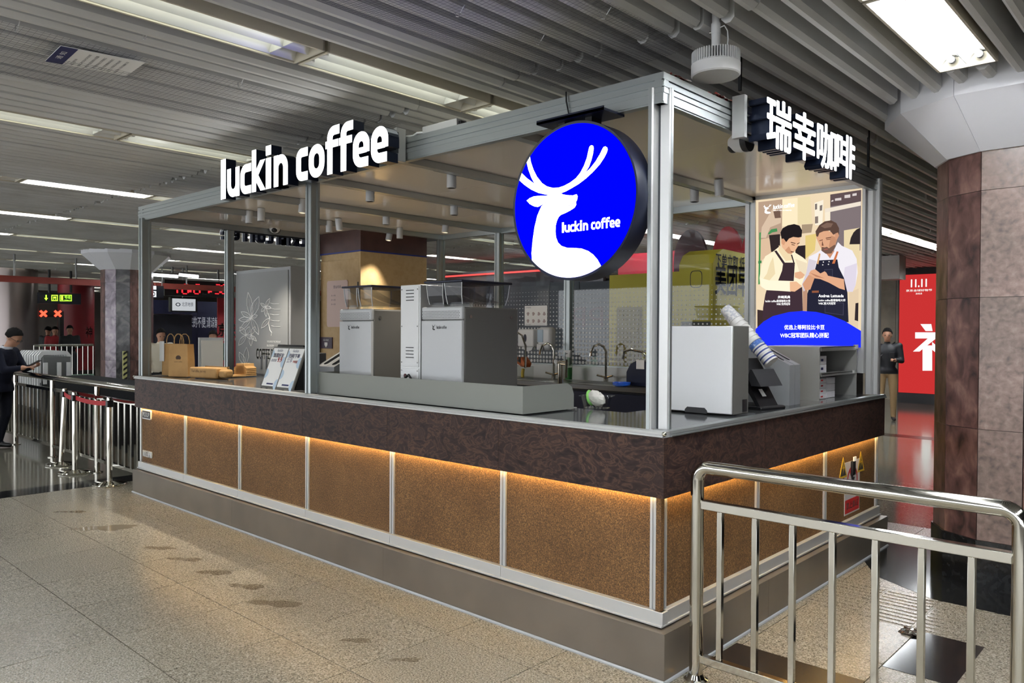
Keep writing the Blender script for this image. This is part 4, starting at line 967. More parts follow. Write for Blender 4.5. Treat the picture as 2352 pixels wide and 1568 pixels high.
# ---- sink run along the back
sk = thing('sink_counter', 'stainless sink counter with navy doors along the rear glazing', 'sink', (-3.2, 2.75, 0))
mb().box(-4.6, -.72, 2.48, 3.02, 1.085, 1.125).build('worktop', M['steel_dark'], sk, bevel=.004)
mb().box(-4.6, -.72, 3.0, 3.03, 1.125, 1.26).build('backsplash', M['steel'], sk, smooth=False)
mb().box(-4.58, -.74, 2.53, 3.0, .2, 1.085).build('cabinet_body', M['dark'], sk, smooth=False)
for k in range(5): mb().box(-4.56+.77*k, -4.56+.77*k+.755, 2.51, 2.53, .25, 1.06).build('door', M['navy'], sk, bevel=.003)
for x in (-3.2, -2.35):
    mb().box(x-.24, x+.24, 2.56, 2.92, 1.126, 1.129).build('basin_rim', M['steel'], sk, bevel=.001)
    mb().box(x-.21, x+.21, 2.59, 2.89, 1.1285, 1.1295).build('basin', M['black'], sk, smooth=False)
def tap(x, y, label, mirror=1):
    t = thing('sink_tap', label, 'tap', (x, y, 1.129))
    mb().tube([(0, 0, 0), (0, 0, .28), (mirror*-.02, -.01, .33), (mirror*-.07, -.02, .355), (mirror*-.12, -.04, .33), (mirror*-.14, -.05, .28), (mirror*-.145, -.05, .24)], .011, 10).build('spout', M['chrome'], t, local=True)
    mb().cyl((0, 0, 0), (0, 0, .05), .022, n=14).build('base', M['chrome'], t, local=True)
    for s in (-1, 1): mb().cyl((0, 0, .04), (s*.09, -.02, .06), .009, n=8).build('lever', M['chrome'], t, local=True)
tap(-3.06, 2.9, 'tall curved chrome tap behind the brown scoop rack'); tap(-2.42, 2.9, 'tall curved chrome tap right of the green spray bottle')
t = thing('sink_tap', 'low chrome tap bent over the navy bin at the right end of the sinks', 'tap', (-1.98, 2.9, 1.129))
mb().tube([(0, 0, 0), (0, 0, .26), (-.04, 0, .29), (-.16, 0, .31), (-.22, -.02, .29), (-.235, -.02, .22)], .011, 10).build('spout', M['chrome'], t, local=True)
sb = thing('spray_bottle', 'white spray bottle with green liquid beside the sink', 'bottle', (-2.83, 2.85, 1.129))
mb().lathe([(.036, 0), (.038, .01), (.038, .15), (.03, .19), (.016, .21), (.016, .225), (0, .225)], n=16).build('bottle_body', glass('bottle plastic', (.8, .9, .8), rough=.1), sb, local=True)
mb().lathe([(.033, .005), (.034, .12), (0, .12)], n=16).build('liquid', mat('green liquid', (60, 130, 70), .4), sb, local=True)
mb().prism([(-.02, .22), (.02, .22), (.02, .25), (.03, .29), (-.055, .29), (-.06, .275), (-.02, .262), (-.035, .235)], 'y', -.012, .012).build('trigger', M['white'], sb, local=True, bevel=.003)
bn = thing('navy_bin', 'navy arched bin with a paper tag at the right end of the sinks', 'bin', (-1.86, 2.72, 1.129))
mb().prism([(-.14, 0), (.14, 0), (.14, .12), (.10, .19), (.04, .22), (-.04, .22), (-.10, .19), (-.14, .12)], 'y', -.1, .1).build('bin_body', M['navy'], bn, local=True, bevel=.006)
mb().box(-.03, .05, -.108, -.104, .15, .23).build('tag', M['paper'], bn, local=True, smooth=False)
bl_ = thing('blue_bowl', 'bright blue round dish on the sink edge', 'dish', (-1.98, 2.52, 1.128))
mb().lathe([(.05, 0), (.075, .012), (.08, .035), (.074, .035), (.06, .012), (0, .008)], n=24).build('dish', mat('bright blue plastic', (30, 96, 220), .35), bl_, local=True)
so = thing('steel_tap_tower', 'slim chrome drinks tap tower behind the near coffee machine', 'tap tower', (-2.2, 1.95, .2))
mb().cyl((0, 0, 0), (0, 0, 1.15), .022, n=14).build('column', M['chrome'], so, local=True)
mb().cyl((0, 0, 1.14), (.08, -.02, 1.14), .02, n=12).cyl((.08, -.02, 1.17), (.08, -.02, 1.02), .009, n=8).build('nozzle', M['chrome'], so, local=True)
mb().cyl((-.02, -.03, 1.15), (-.02, -.045, 1.15), .018, n=12).build('button', M['white'], so, local=True)
rk = thing('scoop_rack', 'tub of brown scoops and tools on a steel rack by the sink', 'scoop rack', (-3.25, 2.62, 1.128))
mb().box(-.10, .10, -.08, .08, 0, .13).build('tub', M['glass_tub'], rk, local=True, bevel=.008)
for k, (dx, rz, c_) in enumerate(((-.03, 25, (176, 96, 50)), (.05, -20, (168, 90, 46)), (.0, 60, (40, 40, 42)))):
    q = mb().box(-.055, .055, -.04, .04, 0, .05); q.xf(Matrix.Translation((dx, 0, .15)) @ Matrix.Rotation(R(rz), 4, 'Z') @ Matrix.Rotation(R(35), 4, 'Y')); q.build('scoop', mat(f'scoop {k}', c_, .5), rk, local=True, bevel=.006)
mb().tube([(.03, 0, .1), (.04, -.02, .06), (.05, -.03, .02)], .016, 8).build('glove', mat('yellow rubber', (206, 180, 70), .6), rk, local=True)
tc_ = thing('blue_cloth', 'folded pale blue cloth on the sink counter beside the near machine', 'cloth', (-3.62, 2.6, 1.128))
mb().box(-.09, .09, -.06, .06, 0, .03).build('cloth_fold', mat('pale blue cloth', (120, 160, 205), .85), tc_, local=True, bevel=.012)
# dispensers and notice on the rear glazing
pd = thing('towel_dispenser', 'white paper towel dispenser with oval window on the rear glazing', 'dispenser', (-3.48, 3.0, 1.42))
mb().box(-3.58, -3.36, 2.93, 3.05, 1.44, 1.625).build('housing', M['white'], pd, bevel=.012)
mb().prism([(-3.475+.02*math.cos(R(a)), 1.53+.042*math.sin(R(a))) for a in range(0, 360, 20)], 'y', 2.927, 2.931).build('oval_window', M['navy'], pd, smooth=False)
mb().prism([(-3.55, 1.44), (-3.40, 1.44), (-3.42, 1.405), (-3.48, 1.39), (-3.53, 1.41)], 'y', 2.97, 2.975).build('paper_sheet', M['paper'], pd, smooth=False)
sd = thing('soap_dispenser', 'pale grey soap dispenser with clear front right of the towel dispenser', 'dispenser', (-3.24, 3.0, 1.40))
mb().box(-3.33, -3.15, 2.95, 3.05, 1.41, 1.645).build('housing', M['white'], sd, bevel=.03)
mb().box(-3.32, -3.245, 2.944, 2.951, 1.49, 1.62).build('clear_front', mat('pale window', (176, 196, 212), .3), sd, bevel=.002)
mb().box(-3.32, -3.24, 2.93, 2.955, 1.41, 1.475).build('push_bar', M['white'], sd, bevel=.01)
wn = thing('handwash_notice', 'white hand-washing instruction sheet stuck on the rear glazing', 'notice', (-3.43, 3.05, 1.66))
mb().box(-3.585, -3.275, 3.045, 3.049, 1.662, 1.87).build('sheet', M['paper'], wn, smooth=False)
q = mb()
for i in range(4):
    for j in range(2):
        cx_, cz_ = -3.55+.075*i, 1.71+.075*j
        q.flat([(.018*math.cos(R(a))*(1+.3*math.sin(3*R(a)+i)), .02*math.sin(R(a))) for a in range(0, 360, 30)], (cx_+.012, 3.0445, cz_), X3, Z3)
q.build('hand_drawings', mat('greyish drawing', (176, 160, 160), .7), wn, smooth=False)
q = mb(); text(q, '七步洗手法', (-3.57, 3.0445, 1.845), X3, Z3, h=.014); text(q, 'WASH HANDS', (-3.57, 3.0445, 1.67), X3, Z3, h=.008); q.build('notice_print', c_navy, wn, smooth=False)

# ---- lit poster in the rear right bay
YP = 2.995
po = thing('lit_poster', 'lit poster of two men in dark aprons above a blue arc', 'poster', (-.56, YP, 1.4))
mb().box(-1.0, -.125, 3.0, 3.05, 1.30, 2.72).build('light_box', M['alu_white'], po, smooth=False)
for a in ((-1.02, -.985, 1.30, 2.73), (-.135, -.115, 1.30, 2.73)): mb().box(a[0], a[1], 2.985, 3.05, a[2], a[3]).build('poster_frame', M['alu_white'], po, smooth=False)
mb().box(-1.02, -.115, 2.985, 3.05, 2.695, 2.735).build('poster_frame', M['alu_white'], po, smooth=False)
def PZ(u_, v_, off=0.): p = at(1740+u_/4.127, 420+v_/4.127, y=YP); return Vector((p.x, YP-off, p.z))
pcol = {}
pmesh = mb(); pmats = []
lay = [0]
def pp(poly, c, es=.62):
    if (c, es) not in pcol: pcol[(c, es)] = len(pmats); pmats.append(emis('poster '+str(c), c, es))
    lay[0] += 1; pmesh.m(pcol[(c, es)])
    tri = tessellate_polygon([[Vector((a, c_, 0)) for a, c_ in poly]])
    pmesh.add([PZ(a, c_, .00012*lay[0]) for a, c_ in poly], [tuple(t) for t in tri])
pp([(-15, 165), (992, 50), (985, 1560), (-15, 1560)], (226, 205, 172))
pp([(8, 182), (235, 155), (230, 500), (8, 560)], (176, 150, 128)); pp([(40, 420), (150, 230), (225, 300), (220, 380), (120, 420), (80, 520), (30, 520)], (206, 182, 158)); pp([(150, 270), (215, 260), (222, 330), (165, 335)], (110, 86, 74))
pp([(235, 155), (380, 140), (380, 395), (235, 410)], (238, 222, 186)); pp([(380, 140), (500, 128), (520, 385), (380, 395)], (222, 206, 164)); pp([(420, 395), (525, 388), (510, 470), (420, 480)], (160, 140, 116))
pp([(540, 190), (625, 160), (615, 400), (545, 400)], (236, 226, 206)); pp([(545, 200), (565, 195), (565, 250), (545, 255)], (120, 110, 104)); pp([(590, 215), (615, 208), (612, 260), (590, 265)], (120, 110, 104)); pp([(545, 320), (575, 315), (575, 380), (545, 385)], (130, 116, 108))
pp([(690, 110), (985, 66), (975, 640), (690, 700)], (122, 110, 112)); pp([(690, 110), (980, 66), (980, 180), (690, 222)], (92, 76, 78))
for a in ((735, 140, 795, 170), (825, 108, 880, 145), (900, 95, 940, 125), (700, 160, 720, 180)): pp([(a[0], a[1]+8), (a[2], a[1]), (a[2], a[3]-6), (a[0], a[3])], (206, 196, 194))
pp([(640, 245), (980, 175), (980, 215), (640, 285)], (226, 214, 198))
pp([(640, 280), (690, 270), (690, 420), (640, 430)], (234, 222, 200))
pp([(820, 450), (970, 425), (968, 800), (820, 640)], (222, 204, 164)); pp([(872, 582), (885, 520), (910, 470), (940, 440), (972, 425), (972, 580)], (46, 40, 42))
pp([(8, 540), (110, 520), (130, 660), (8, 760)], (210, 180, 150)); pp([(110, 495), (215, 485), (215, 640), (130, 655)], (48, 40, 40)); pp([(360, 600), (455, 590), (455, 730), (360, 700)], (44, 36, 38)); pp([(455, 500), (560, 480), (545, 640), (455, 720)], (216, 192, 120))
pp([(18, 470), (34, 468), (24, 960), (8, 962)], (74, 142, 84)); pp([(100, 480), (130, 440), (185, 430), (190, 460), (140, 470), (110, 490)], (70, 136, 82)); pp([(8, 740), (40, 735), (40, 760), (8, 765)], (64, 128, 76))
pp([(870, 1040), (960, 1000), (955, 1380), (860, 1330)], (216, 194, 164)); pp([(930, 1140), (958, 1135), (955, 1310), (922, 1300)], (48, 40, 44)); pp([(430, 985), (475, 985), (475, 1230), (430, 1230)], (180, 140, 116))
pp([(0, 1200), (60, 1210), (55, 1330), (0, 1370)], (60, 46, 46))
# left man
pp([(150, 650), (205, 605), (300, 665), (350, 655), (430, 705), (472, 742), (470, 900), (440, 960), (300, 1030), (90, 1020), (28, 975), (20, 900), (40, 780), (75, 695)], (242, 228, 196))
pp([(150, 700), (170, 860), (110, 930), (40, 930), (90, 860), (120, 760)], (226, 208, 168)); pp([(360, 720), (470, 760), (468, 900), (400, 850)], (226, 210, 180))
pp([(205, 590), (260, 640), (330, 680), (335, 730), (270, 740), (240, 700), (200, 640)], (228, 206, 166))
pp([(245, 755), (356, 755), (345, 930), (198, 925), (235, 830)], (58, 44, 50)); pp([(90, 1005), (345, 1025), (425, 985), (432, 1260), (300, 1340), (48, 1340), (55, 1180), (75, 1060)], (62, 46, 54))
pp([(160, 645), (182, 640), (268, 765), (246, 772)], (56, 44, 50)); pp([(318, 680), (330, 680), (354, 760), (342, 762)], (56, 44, 50))
pp([(30, 900), (120, 925), (310, 930), (318, 1030), (200, 1022), (90, 1016), (40, 985)], (246, 234, 206))
pp([(308, 938), (370, 934), (420, 975), (400, 1000), (355, 1030), (310, 1026)], (226, 178, 140)); pp([(355, 850), (410, 838), (450, 870), (432, 900), (400, 912), (355, 895)], (218, 168, 132))
pp([(232, 520), (225, 565), (235, 610), (262, 640), (292, 668), (325, 674), (360, 640), (385, 600), (402, 560), (410, 512), (320, 500)], (224, 176, 140)); pp([(300, 600), (330, 660), (325, 674), (290, 668), (262, 640)], (198, 146, 112))
pp([(226, 530), (250, 526), (268, 560), (252, 592), (232, 574)], (206, 152, 118))
pp([(230, 530), (220, 470), (240, 430), (290, 402), (350, 390), (400, 405), (425, 450), (420, 512), (390, 518), (340, 512), (300, 528), (275, 562), (262, 545), (250, 528)], (34, 28, 30))
for l in ([(318, 560), (362, 570), (362, 577), (318, 568)], [(376, 576), (402, 564), (402, 571), (378, 583)], [(325, 580), (355, 588), (355, 594), (325, 587)], [(318, 648), (348, 652), (346, 659), (318, 656)]): pp(l, (70, 44, 38))
# right man
pp([(560, 665), (620, 625), (690, 715), (765, 560), (800, 595), (900, 640), (942, 720), (952, 850), (932, 970), (905, 1032), (828, 1030), (800, 900), (540, 900), (470, 830), (490, 700)], (228, 224, 230))
pp([(490, 720), (560, 740), (530, 890), (470, 1000), (440, 1030), (424, 960), (465, 850)], (204, 196, 206)); pp([(830, 800), (945, 760), (932, 970), (905, 1032), (828, 1030), (815, 920)], (212, 204, 218))
pp([(615, 620), (690, 715), (735, 640), (700, 655), (640, 660)], (196, 140, 108))
pp([(570, 735), (760, 725), (772, 800), (822, 900), (855, 1040), (866, 1320), (468, 1300), (475, 1050), (540, 850)], (36, 36, 52))
pp([(636, 820), (716, 815), (716, 905), (640, 900)], (60, 60, 78)); pp([(640, 826), (710, 821), (710, 900), (644, 895)], (40, 40, 56)); pp([(640, 1130), (822, 1135), (818, 1255), (640, 1230)], (64, 62, 82)); pp([(645, 1136), (816, 1140), (812, 1249), (645, 1225)], (40, 40, 56))
pp([(565, 480), (560, 520), (590, 590), (612, 632), (650, 657), (700, 642), (740, 592), (762, 520), (730, 480), (640, 440)], (212, 160, 126)); pp([(700, 500), (760, 520), (740, 592), (700, 642), (680, 600)], (186, 134, 104))
pp([(612, 606), (640, 612), (660, 605), (680, 620), (735, 585), (742, 600), (705, 668), (650, 672), (608, 642)], (112, 84, 72)); pp([(632, 628), (672, 622), (668, 632), (636, 637)], (160, 92, 84))
pp([(560, 505), (553, 460), (590, 400), (640, 365), (700, 355), (750, 380), (776, 430), (776, 490), (745, 478), (722, 492), (690, 452), (630, 458), (590, 475), (575, 512)], (88, 66, 58)); pp([(600, 410), (660, 378), (720, 385), (700, 420), (640, 430)], (120, 94, 82))
pp([(740, 480), (766, 470), (776, 500), (756, 540), (740, 530)], (196, 142, 112))
for l in ([(588, 545), (622, 536), (622, 544), (590, 552)], [(650, 520), (700, 512), (700, 522), (652, 529)], [(655, 535), (695, 530), (694, 537), (656, 541)], [(618, 545), (612, 595), (630, 596), (628, 586)]): pp(l, (110, 74, 60))
pp([(580, 772), (602, 672), (586, 668), (564, 765)], (206, 160, 116)); pp([(735, 765), (772, 652), (755, 648), (710, 765)], (196, 112, 70))
for a, c_ in ((628, 750), (682, 746), (622, 777), (676, 772)): pp([(a+6*math.cos(R(k)), c_+6*math.sin(R(k))) for k in range(0, 360, 45)], (226, 222, 220))
pp([(490, 862), (510, 830), (550, 818), (600, 858), (640, 838), (656, 850), (672, 880), (822, 912), (832, 1015), (780, 1000), (680, 945), (600, 912), (520, 900)], (216, 162, 128)); pp([(490, 870), (545, 900), (505, 1010), (455, 1020), (430, 960)], (204, 150, 116)); pp([(500, 850), (560, 872), (640, 905), (560, 890)], (180, 124, 96))
pp([(520, 1022), (585, 1020), (585, 1040), (520, 1042)], (140, 84, 60))
arcb = [(-14, 1385), (60, 1315), (150, 1262), (300, 1224), (430, 1213), (560, 1222), (700, 1255), (830, 1308), (985, 1402), (985, 1560), (-14, 1560)]
pp(arcb, (28, 44, 232), .7)
def pt_(body, u0, v0, u1, v1, bold=.01):
    lay[0] += 2; pp([(20, 1450), (20.1, 1450), (20, 1450.1)], (255, 255, 255), .8)
    a, c_, e = PZ(u0, v1, .00012*lay[0]), PZ(u1, v1, .00012*lay[0]), PZ(u0, v0, .00012*lay[0])
    text(pmesh, body, a, (c_-a).normalized(), (e-a).normalized(), w=(c_-a).length, h=(e-a).length, bold=bold)
pt_('优选上等阿拉比卡豆', 258, 1345, 640, 1390, .02); pt_('WBC冠军团队精心拼配', 220, 1420, 680, 1468, .02)
pt_('井崎英典', 198, 1068, 315, 1096, .02); pt_('luckin coffee首席咖啡大师', 80, 1106, 315, 1132); pt_('WBC世界冠军', 185, 1136, 315, 1160)
pt_('Andrea Lattuada', 583, 1056, 822, 1084, .02); pt_('luckin coffee首席咖啡大师', 583, 1100, 838, 1124); pt_('WBC意大利冠军', 583, 1130, 745, 1154)
lay[0] += 2; pp([(20, 1450), (20.1, 1450), (20, 1450.1)], (255, 255, 255), .8); wordmark(pmesh, PZ(155, 250, .00012*lay[0]), X3, Z3, (PZ(355, 250)-PZ(155, 250)).length, (PZ(155, 212)-PZ(155, 250)).length); pt_('职人匠心咖啡', 155, 256, 330, 266)
lay[0] += 2; o_ = PZ(108, 242, .00012*lay[0]); deer_logo(pmesh, o_, X3, Z3, .085)
pmesh.build('poster_print', pmats, po, smooth=False)

# ---- cameras
def dome_cam(loc, rz, label, side=1):
    t = thing('security_camera', label, 'security camera', loc, rz)
    mb().lathe([(.062, 0), (.062, .025), (.055, .045), (.0, .045)], n=24, axis='x').build('mount', M['dark'], t, local=True)
    mb().lathe([(.058, .03), (.06, .06), (.052, .09), (.03, .12), (.0, .128)], n=24, axis='x').build('shell', M['white'], t, local=True)
    mb().ball((.10, 0, -.025), .032).build('lens', M['black'], t, local=True)
    return t
p = at(1722, 322, x=-.1); dome_cam(p, R(180), 'white turret camera hanging inside the right beam beside the Chinese letters')
p = at(632, 525, x=-5.92); dome_cam(p, R(-35), 'white ball camera on the left beam beside the small letter backs')
# ================================================================== railings, barriers, things on floor and ceiling
def bend(c, r, a0, a1, plane_y, n=7):
    return [(c[0]+r*math.cos(R(a0+(a1-a0)*k/n)), plane_y, c[1]+r*math.sin(R(a0+(a1-a0)*k/n))) for k in range(n+1)]
RY = .115
ra = thing('steel_railing', 'polished steel railing panel in the right foreground beside the counter corner', 'railing', (.74, RY, 0))
path = [(.108, RY, 0)] + bend((.168, .925), .06, 180, 90, RY) + bend((1.31, .925), .06, 90, 0, RY) + [(1.37, RY, 0)]
mb().tube(path, .0305, 18).build('handrail', M['chrome'], ra)
mb().box(.135, 1.345, RY-.019, RY+.019, .795, .835).build('upper_bar', M['chrome'], ra, bevel=.003)
mb().box(.135, 1.345, RY-.019, RY+.019, .09, .125).build('lower_bar', M['chrome'], ra, bevel=.003)
for k in range(7): mb().box(.213+.1655*k, .238+.1655*k, RY-.0125, RY+.0125, .125, .795).build('baluster', M['chrome'], ra, bevel=.002)
for x in (.108, 1.37): mb().lathe([(.055, 0), (.055, .006), (.042, .012), (.032, .03), (.031, .03)], (x, RY, 0), 20).build('floor_flange', M['chrome'], ra)
mb().tube([(.14, RY-.06, .012), (.5, RY-.055, .014), (1.3, RY-.05, .014)], .012, 8).build('floor_conduit', M['alu_white'], ra)
rl_ = thing('steel_railing', 'long polished steel railing running left from the counter end', 'railing', (-9, RY, 0))
mb().tube([(-6.08, RY+.02, .985), (-16.5, RY+.02, .985)], .036, 14).build('handrail', M['chrome'], rl_)
mb().box(-16.5, -6.1, RY-.018, RY+.018, .825, .862).build('upper_bar', M['chrome'], rl_, smooth=False)
mb().box(-16.5, -6.1, RY-.018, RY+.018, .13, .165).build('lower_bar', M['chrome'], rl_, smooth=False)
for x in (-7.35, -8.85, -10.39, -11.9, -13.4): 
    mb().cyl((x, RY, 0), (x, RY, .96), .03, n=14).build('rail_post', M['chrome'], rl_)
    mb().lathe([(.06, 0), (.06, .008), (.032, .014)], (x, RY, 0), 16).build('floor_flange', M['chrome'], rl_)
k = 0
for i in range(63):
    x = -6.22-.165*i
    if min(abs(x-p) for p in (-7.35, -8.85, -10.39, -11.9, -13.4)) < .06: continue
    mb().box(x-.02, x+.02, RY-.012, RY+.012, .165, .825).build('baluster', M['chrome'], rl_, smooth=False)

def stanchion(x, y, label, lean_=0.):
    t = thing('queue_stanchion', label, 'barrier post', (x, y, 0), 0, 'queue barrier posts')
    mb().lathe([(0, 0), (.165, 0), (.168, .012), (.162, .022), (.06, .034), (.03, .04), (.0, .04)], n=32).build('base', M['chrome'], t, local=True)
    q = mb().lathe([(.0265, .03), (.0265, .885), (.024, .90), (0, .902)], n=16)
    if lean_: q.xf(Matrix.Rotation(lean_, 4, Vector((.68, -.73, 0))))
    q.build('pole', M['chrome'], t, local=True)
    q = mb().box(-.03, .03, -.03, .03, .80, .87)
    if lean_: q.xf(Matrix.Rotation(lean_, 4, Vector((.68, -.73, 0))))
    q.build('belt_cassette', M['black'], t, local=True, bevel=.006)
    return t
S1 = stanchion(-8.17, .0, 'leaning chrome queue post farthest from the counter', R(-3)); S2 = stanchion(-7.49, -.07, 'middle chrome queue post of the three beside the left railing'); S3 = stanchion(-6.53, -.05, 'chrome queue post nearest the counter end')
def belt(p0, p1, label):
    p0, p1 = Vector(p0), Vector(p1); n = 8; q = mb()
    V = []
    for i in range(n+1):
        f = i/n; c = p0.lerp(p1, f); c.z -= .02*4*f*(1-f)
        V += [(c.x, c.y, c.z-.024), (c.x, c.y, c.z+.024)]
    q.add(V+[(v[0]+.001, v[1]+.003, v[2]) for v in V], [(2*i, 2*i+2, 2*i+3, 2*i+1) for i in range(n)]+[(2*n+2+2*i, 2*n+3+2*i, 2*n+5+2*i, 2*n+4+2*i) for i in range(n)])
    q.build('queue_belt', M['red_belt'], smooth=False, label=label, cat='belt', group='red queue belts')
belt((-8.14, .02, .845), (-7.515, -.065, .838), 'short red queue belt between the leaning and the middle post'); belt((-7.462, -.07, .838), (-6.56, -.05, .838), 'longer red queue belt reaching the post nearest the counter')

# wet marks on the tiles
wet = mat('wet film', (126, 116, 98), .06, spec=.7); damp = M['granite_damp']
def mark(px, py, w_, h_, rz, m_, label, seed, name='wet_mark'):
    rnd = random.Random(seed); p = at(px, py, z=0); n = 22
    pts_ = []
    for k in range(n):
        a = 2*math.pi*k/n; r = 1+rnd.uniform(-.16, .16)
        pts_.append((w_*r*math.cos(a), h_*r*math.sin(a)*(1+.25*math.cos(a))*(1-.45*math.exp(-((math.cos(a)+.15)/.3)**2))))
    q = mb().prism([(p.x+a*math.cos(rz)-c*math.sin(rz), p.y+a*math.sin(rz)+c*math.cos(rz)) for a, c in pts_], 'z', .0002, .0009)
    q.build(name, m_, smooth=False, label=label, cat='floor mark', group='wet marks on the tiles')
mark(238, 1212, .24, .10, .9, wet, 'shiny puddle on the tiles nearest the left end of the counter', 1)
mark(365, 1258, .12, .045, .6, damp, 'damp shoe print second from the shiny puddle', 2); mark(425, 1284, .13, .045, .6, damp, 'damp shoe print third from the shiny puddle', 3)
mark(490, 1314, .13, .05, .7, damp, 'dark damp shoe print fourth from the shiny puddle', 4); mark(562, 1346, .12, .05, .5, damp, 'faint damp shoe print in the middle of the trail', 5)
mark(628, 1385, .16, .06, .6, damp, 'broad damp shoe print right of the middle of the trail', 6); mark(815, 1470, .085, .035, .7, damp, 'small damp shoe print near the bottom of the floor', 7)
mark(930, 1515, .08, .03, .8, damp, 'last damp mark of the trail at the bottom edge', 8); mark(160, 1175, .14, .04, .8, wet, 'thin wet streak left of the shiny puddle', 9)
fo = thing('foil_scrap', 'crumpled silver foil scrap stuck on the grooved tiles', 'foil', at(2095, 1455, z=0))
q = mb(); rnd = random.Random(3); n = 9
q.add([(.013*i-.055+rnd.uniform(-.004, .004), .012*j-.05+rnd.uniform(-.004, .004), .004+rnd.uniform(0, .012)) for j in range(n) for i in range(n)], [(j*n+i, j*n+i+1, (j+1)*n+i+1, (j+1)*n+i) for j in range(n-1) for i in range(n-1)])
q.build('foil', M['chrome'], fo, local=True, smooth=False)

# ---- ceiling things
dv = thing('ceiling_device', 'white round finned device hanging from the slats above the near kiosk corner', 'ceiling device', (.016, .424, 2.862))
mb().lathe([(0, 0), (.112, 0), (.119, .006), (.119, .058), (.112, .062), (.112, .066), (0, .066)], n=48).build('drum', M['white'], dv, local=True)
for k in range(56):
    a = 2*math.pi*k/56
    q = mb().box(.075, .117, -.0022, .0022, .06, .118).xf(Matrix.Rotation(a, 4, 'Z')); q.build('cooling_fin', M['white'], dv, local=True, smooth=False)
mb().lathe([(.078, .06), (.078, .118), (.07, .13), (.03, .135), (0, .135)], n=32).build('inner_drum', M['grey_powder'], dv, local=True)
mb().lathe([(.022, .13), (.022, .21), (.024, .21), (.024, .26), (.02, .26), (.02, .34)], n=18).build('stem', M['white'], dv, local=True)
mb().tube([(.015, .0, .235), (.045, 0, .24), (.062, 0, .21), (.065, 0, .17), (.06, 0, .12)], .003, 6).build('cable', M['white'], dv, local=True)
mb().cyl((-.03, -.01, .22), (-.012, -.005, .22), .006, n=8).build('clamp_screw', M['chrome_soft'], dv, local=True)
nt_ = thing('paper_notice', 'blue-headed white notice sheet lying in the ceiling net', 'notice', (-2.71, -1.49, 3.075))
o0 = Vector((-2.91, -1.68, 3.072)); ru_ = Vector((.07, .40, .0)); uu_ = Vector((.32, -.02, 0))
def npt(a, c, off=0): return o0+ru_*a+uu_*c+Vector((0, 0, -off))
sheet = mb().add([npt(0, 0), npt(1, 0), npt(1, 1), npt(0, 1), npt(0, 0, -.003), npt(1, 0, -.003), npt(1, 1, -.003), npt(0, 1, -.003)], [(0, 1, 2, 3), (7, 6, 5, 4), (0, 4, 5, 1), (1, 5, 6, 2), (2, 6, 7, 3), (3, 7, 4, 0)]).build('sheet', M['paper'], nt_, smooth=False)
mb().add([npt(0, 0, .0006), npt(.2, 0, .0006), npt(.2, 1, .0006), npt(0, 1, .0006)], [(0, 1, 2, 3)]).build('heading_band', c_navy, nt_, smooth=False)
q = mb(); ur, uv = uu_.normalized(), -ru_.normalized()
for k in range(7): text(q, ['施工通知单', '施工单位及时间说明', '施工内容说明与范围', '请注意安全文明施工', '如有问题请联系我们', '负责人员联系电话表', '签字确认及日期栏目'][k], npt(.30+.09*k, .1, .001), ur, uv, w=.24 if k else .12, h=.014)
q.build('notice_print', M['print_dark'], nt_, smooth=False)
q = mb(); text(q, '通 知', npt(.13, .3, .0012), ur, uv, w=.14, h=.03); q.build('heading_print', M['paper'], nt_, smooth=False)
wire = mat('net wire', (88, 88, 96), .5, .4)
def net(name, x0, x1, y0, y1, z, sag, step, label, curve=.0):
    q = mb(); r_ = .0006
    nx, ny = int((x1-x0)/step), int((y1-y0)/step)
    def zz(x, y): u_, v_ = (x-x0)/(x1-x0), (y-y0)/(y1-y0); return z-sag*4*u_*(1-u_)*(.4+.6*math.sin(math.pi*v_))
    for i in range(nx+1):
        x = x0+step*i; q.add([], []); ys = [y0+(y1-y0)*k/14 for k in range(15)]
        q.tube([(x, y, zz(x, y)) for y in ys], r_, 3)
    for j in range(ny+1):
        y = y0+step*j; xs_ = [x0+(x1-x0)*k/6 for k in range(7)]
        q.tube([(x, y, zz(x, y)) for x in xs_], r_, 3)
    q.build(name, wire, smooth=False, label=label, cat='net', kind='stuff')
net('wire_net', -1.15, -.18, -1.6, .55, 3.09, .05, .024, 'wire safety net sagging below the slats above the blue sign')
net('wire_net', -3.42, -2.5, -2.4, .5, 3.095, .03, .03, 'wire safety net below the slats holding the notice sheet')
for k, (px, py) in enumerate(((35, 65), (330, 83), (548, 195), (1050, 30), (1235, 95), (1385, 35))):
    p = at(px, py, z=3.09); q = mb().tube([p+Vector((-.03, .01, .03)), p+Vector((-.005, .0, -.015)), p+Vector((.01, 0, -.02)), p+Vector((.012, .01, .0)), p+Vector((.04, .01, .03))], .0025, 5)
    q.build('tie_wire', M['alu_white'], smooth=False, label=f"twisted tie wire of the ceiling net, {ORD[k]} counted from the left", cat='wire', group='tie wires of the ceiling nets')
for k, (px, py, zl) in enumerate(((1995, 320, .35), (1700, 160, .12))):
    p = at(px, py, z=3.1); mb().box(p.x-.008, p.x+.008, p.y-.008, p.y+.008, 3.1-zl, 3.24).build('drop_rod', M['black'], smooth=False, label=['black rod dropping from the slats behind the Chinese letters', 'short black rod dropping from the slats beside the round device'][k], cat='rod')

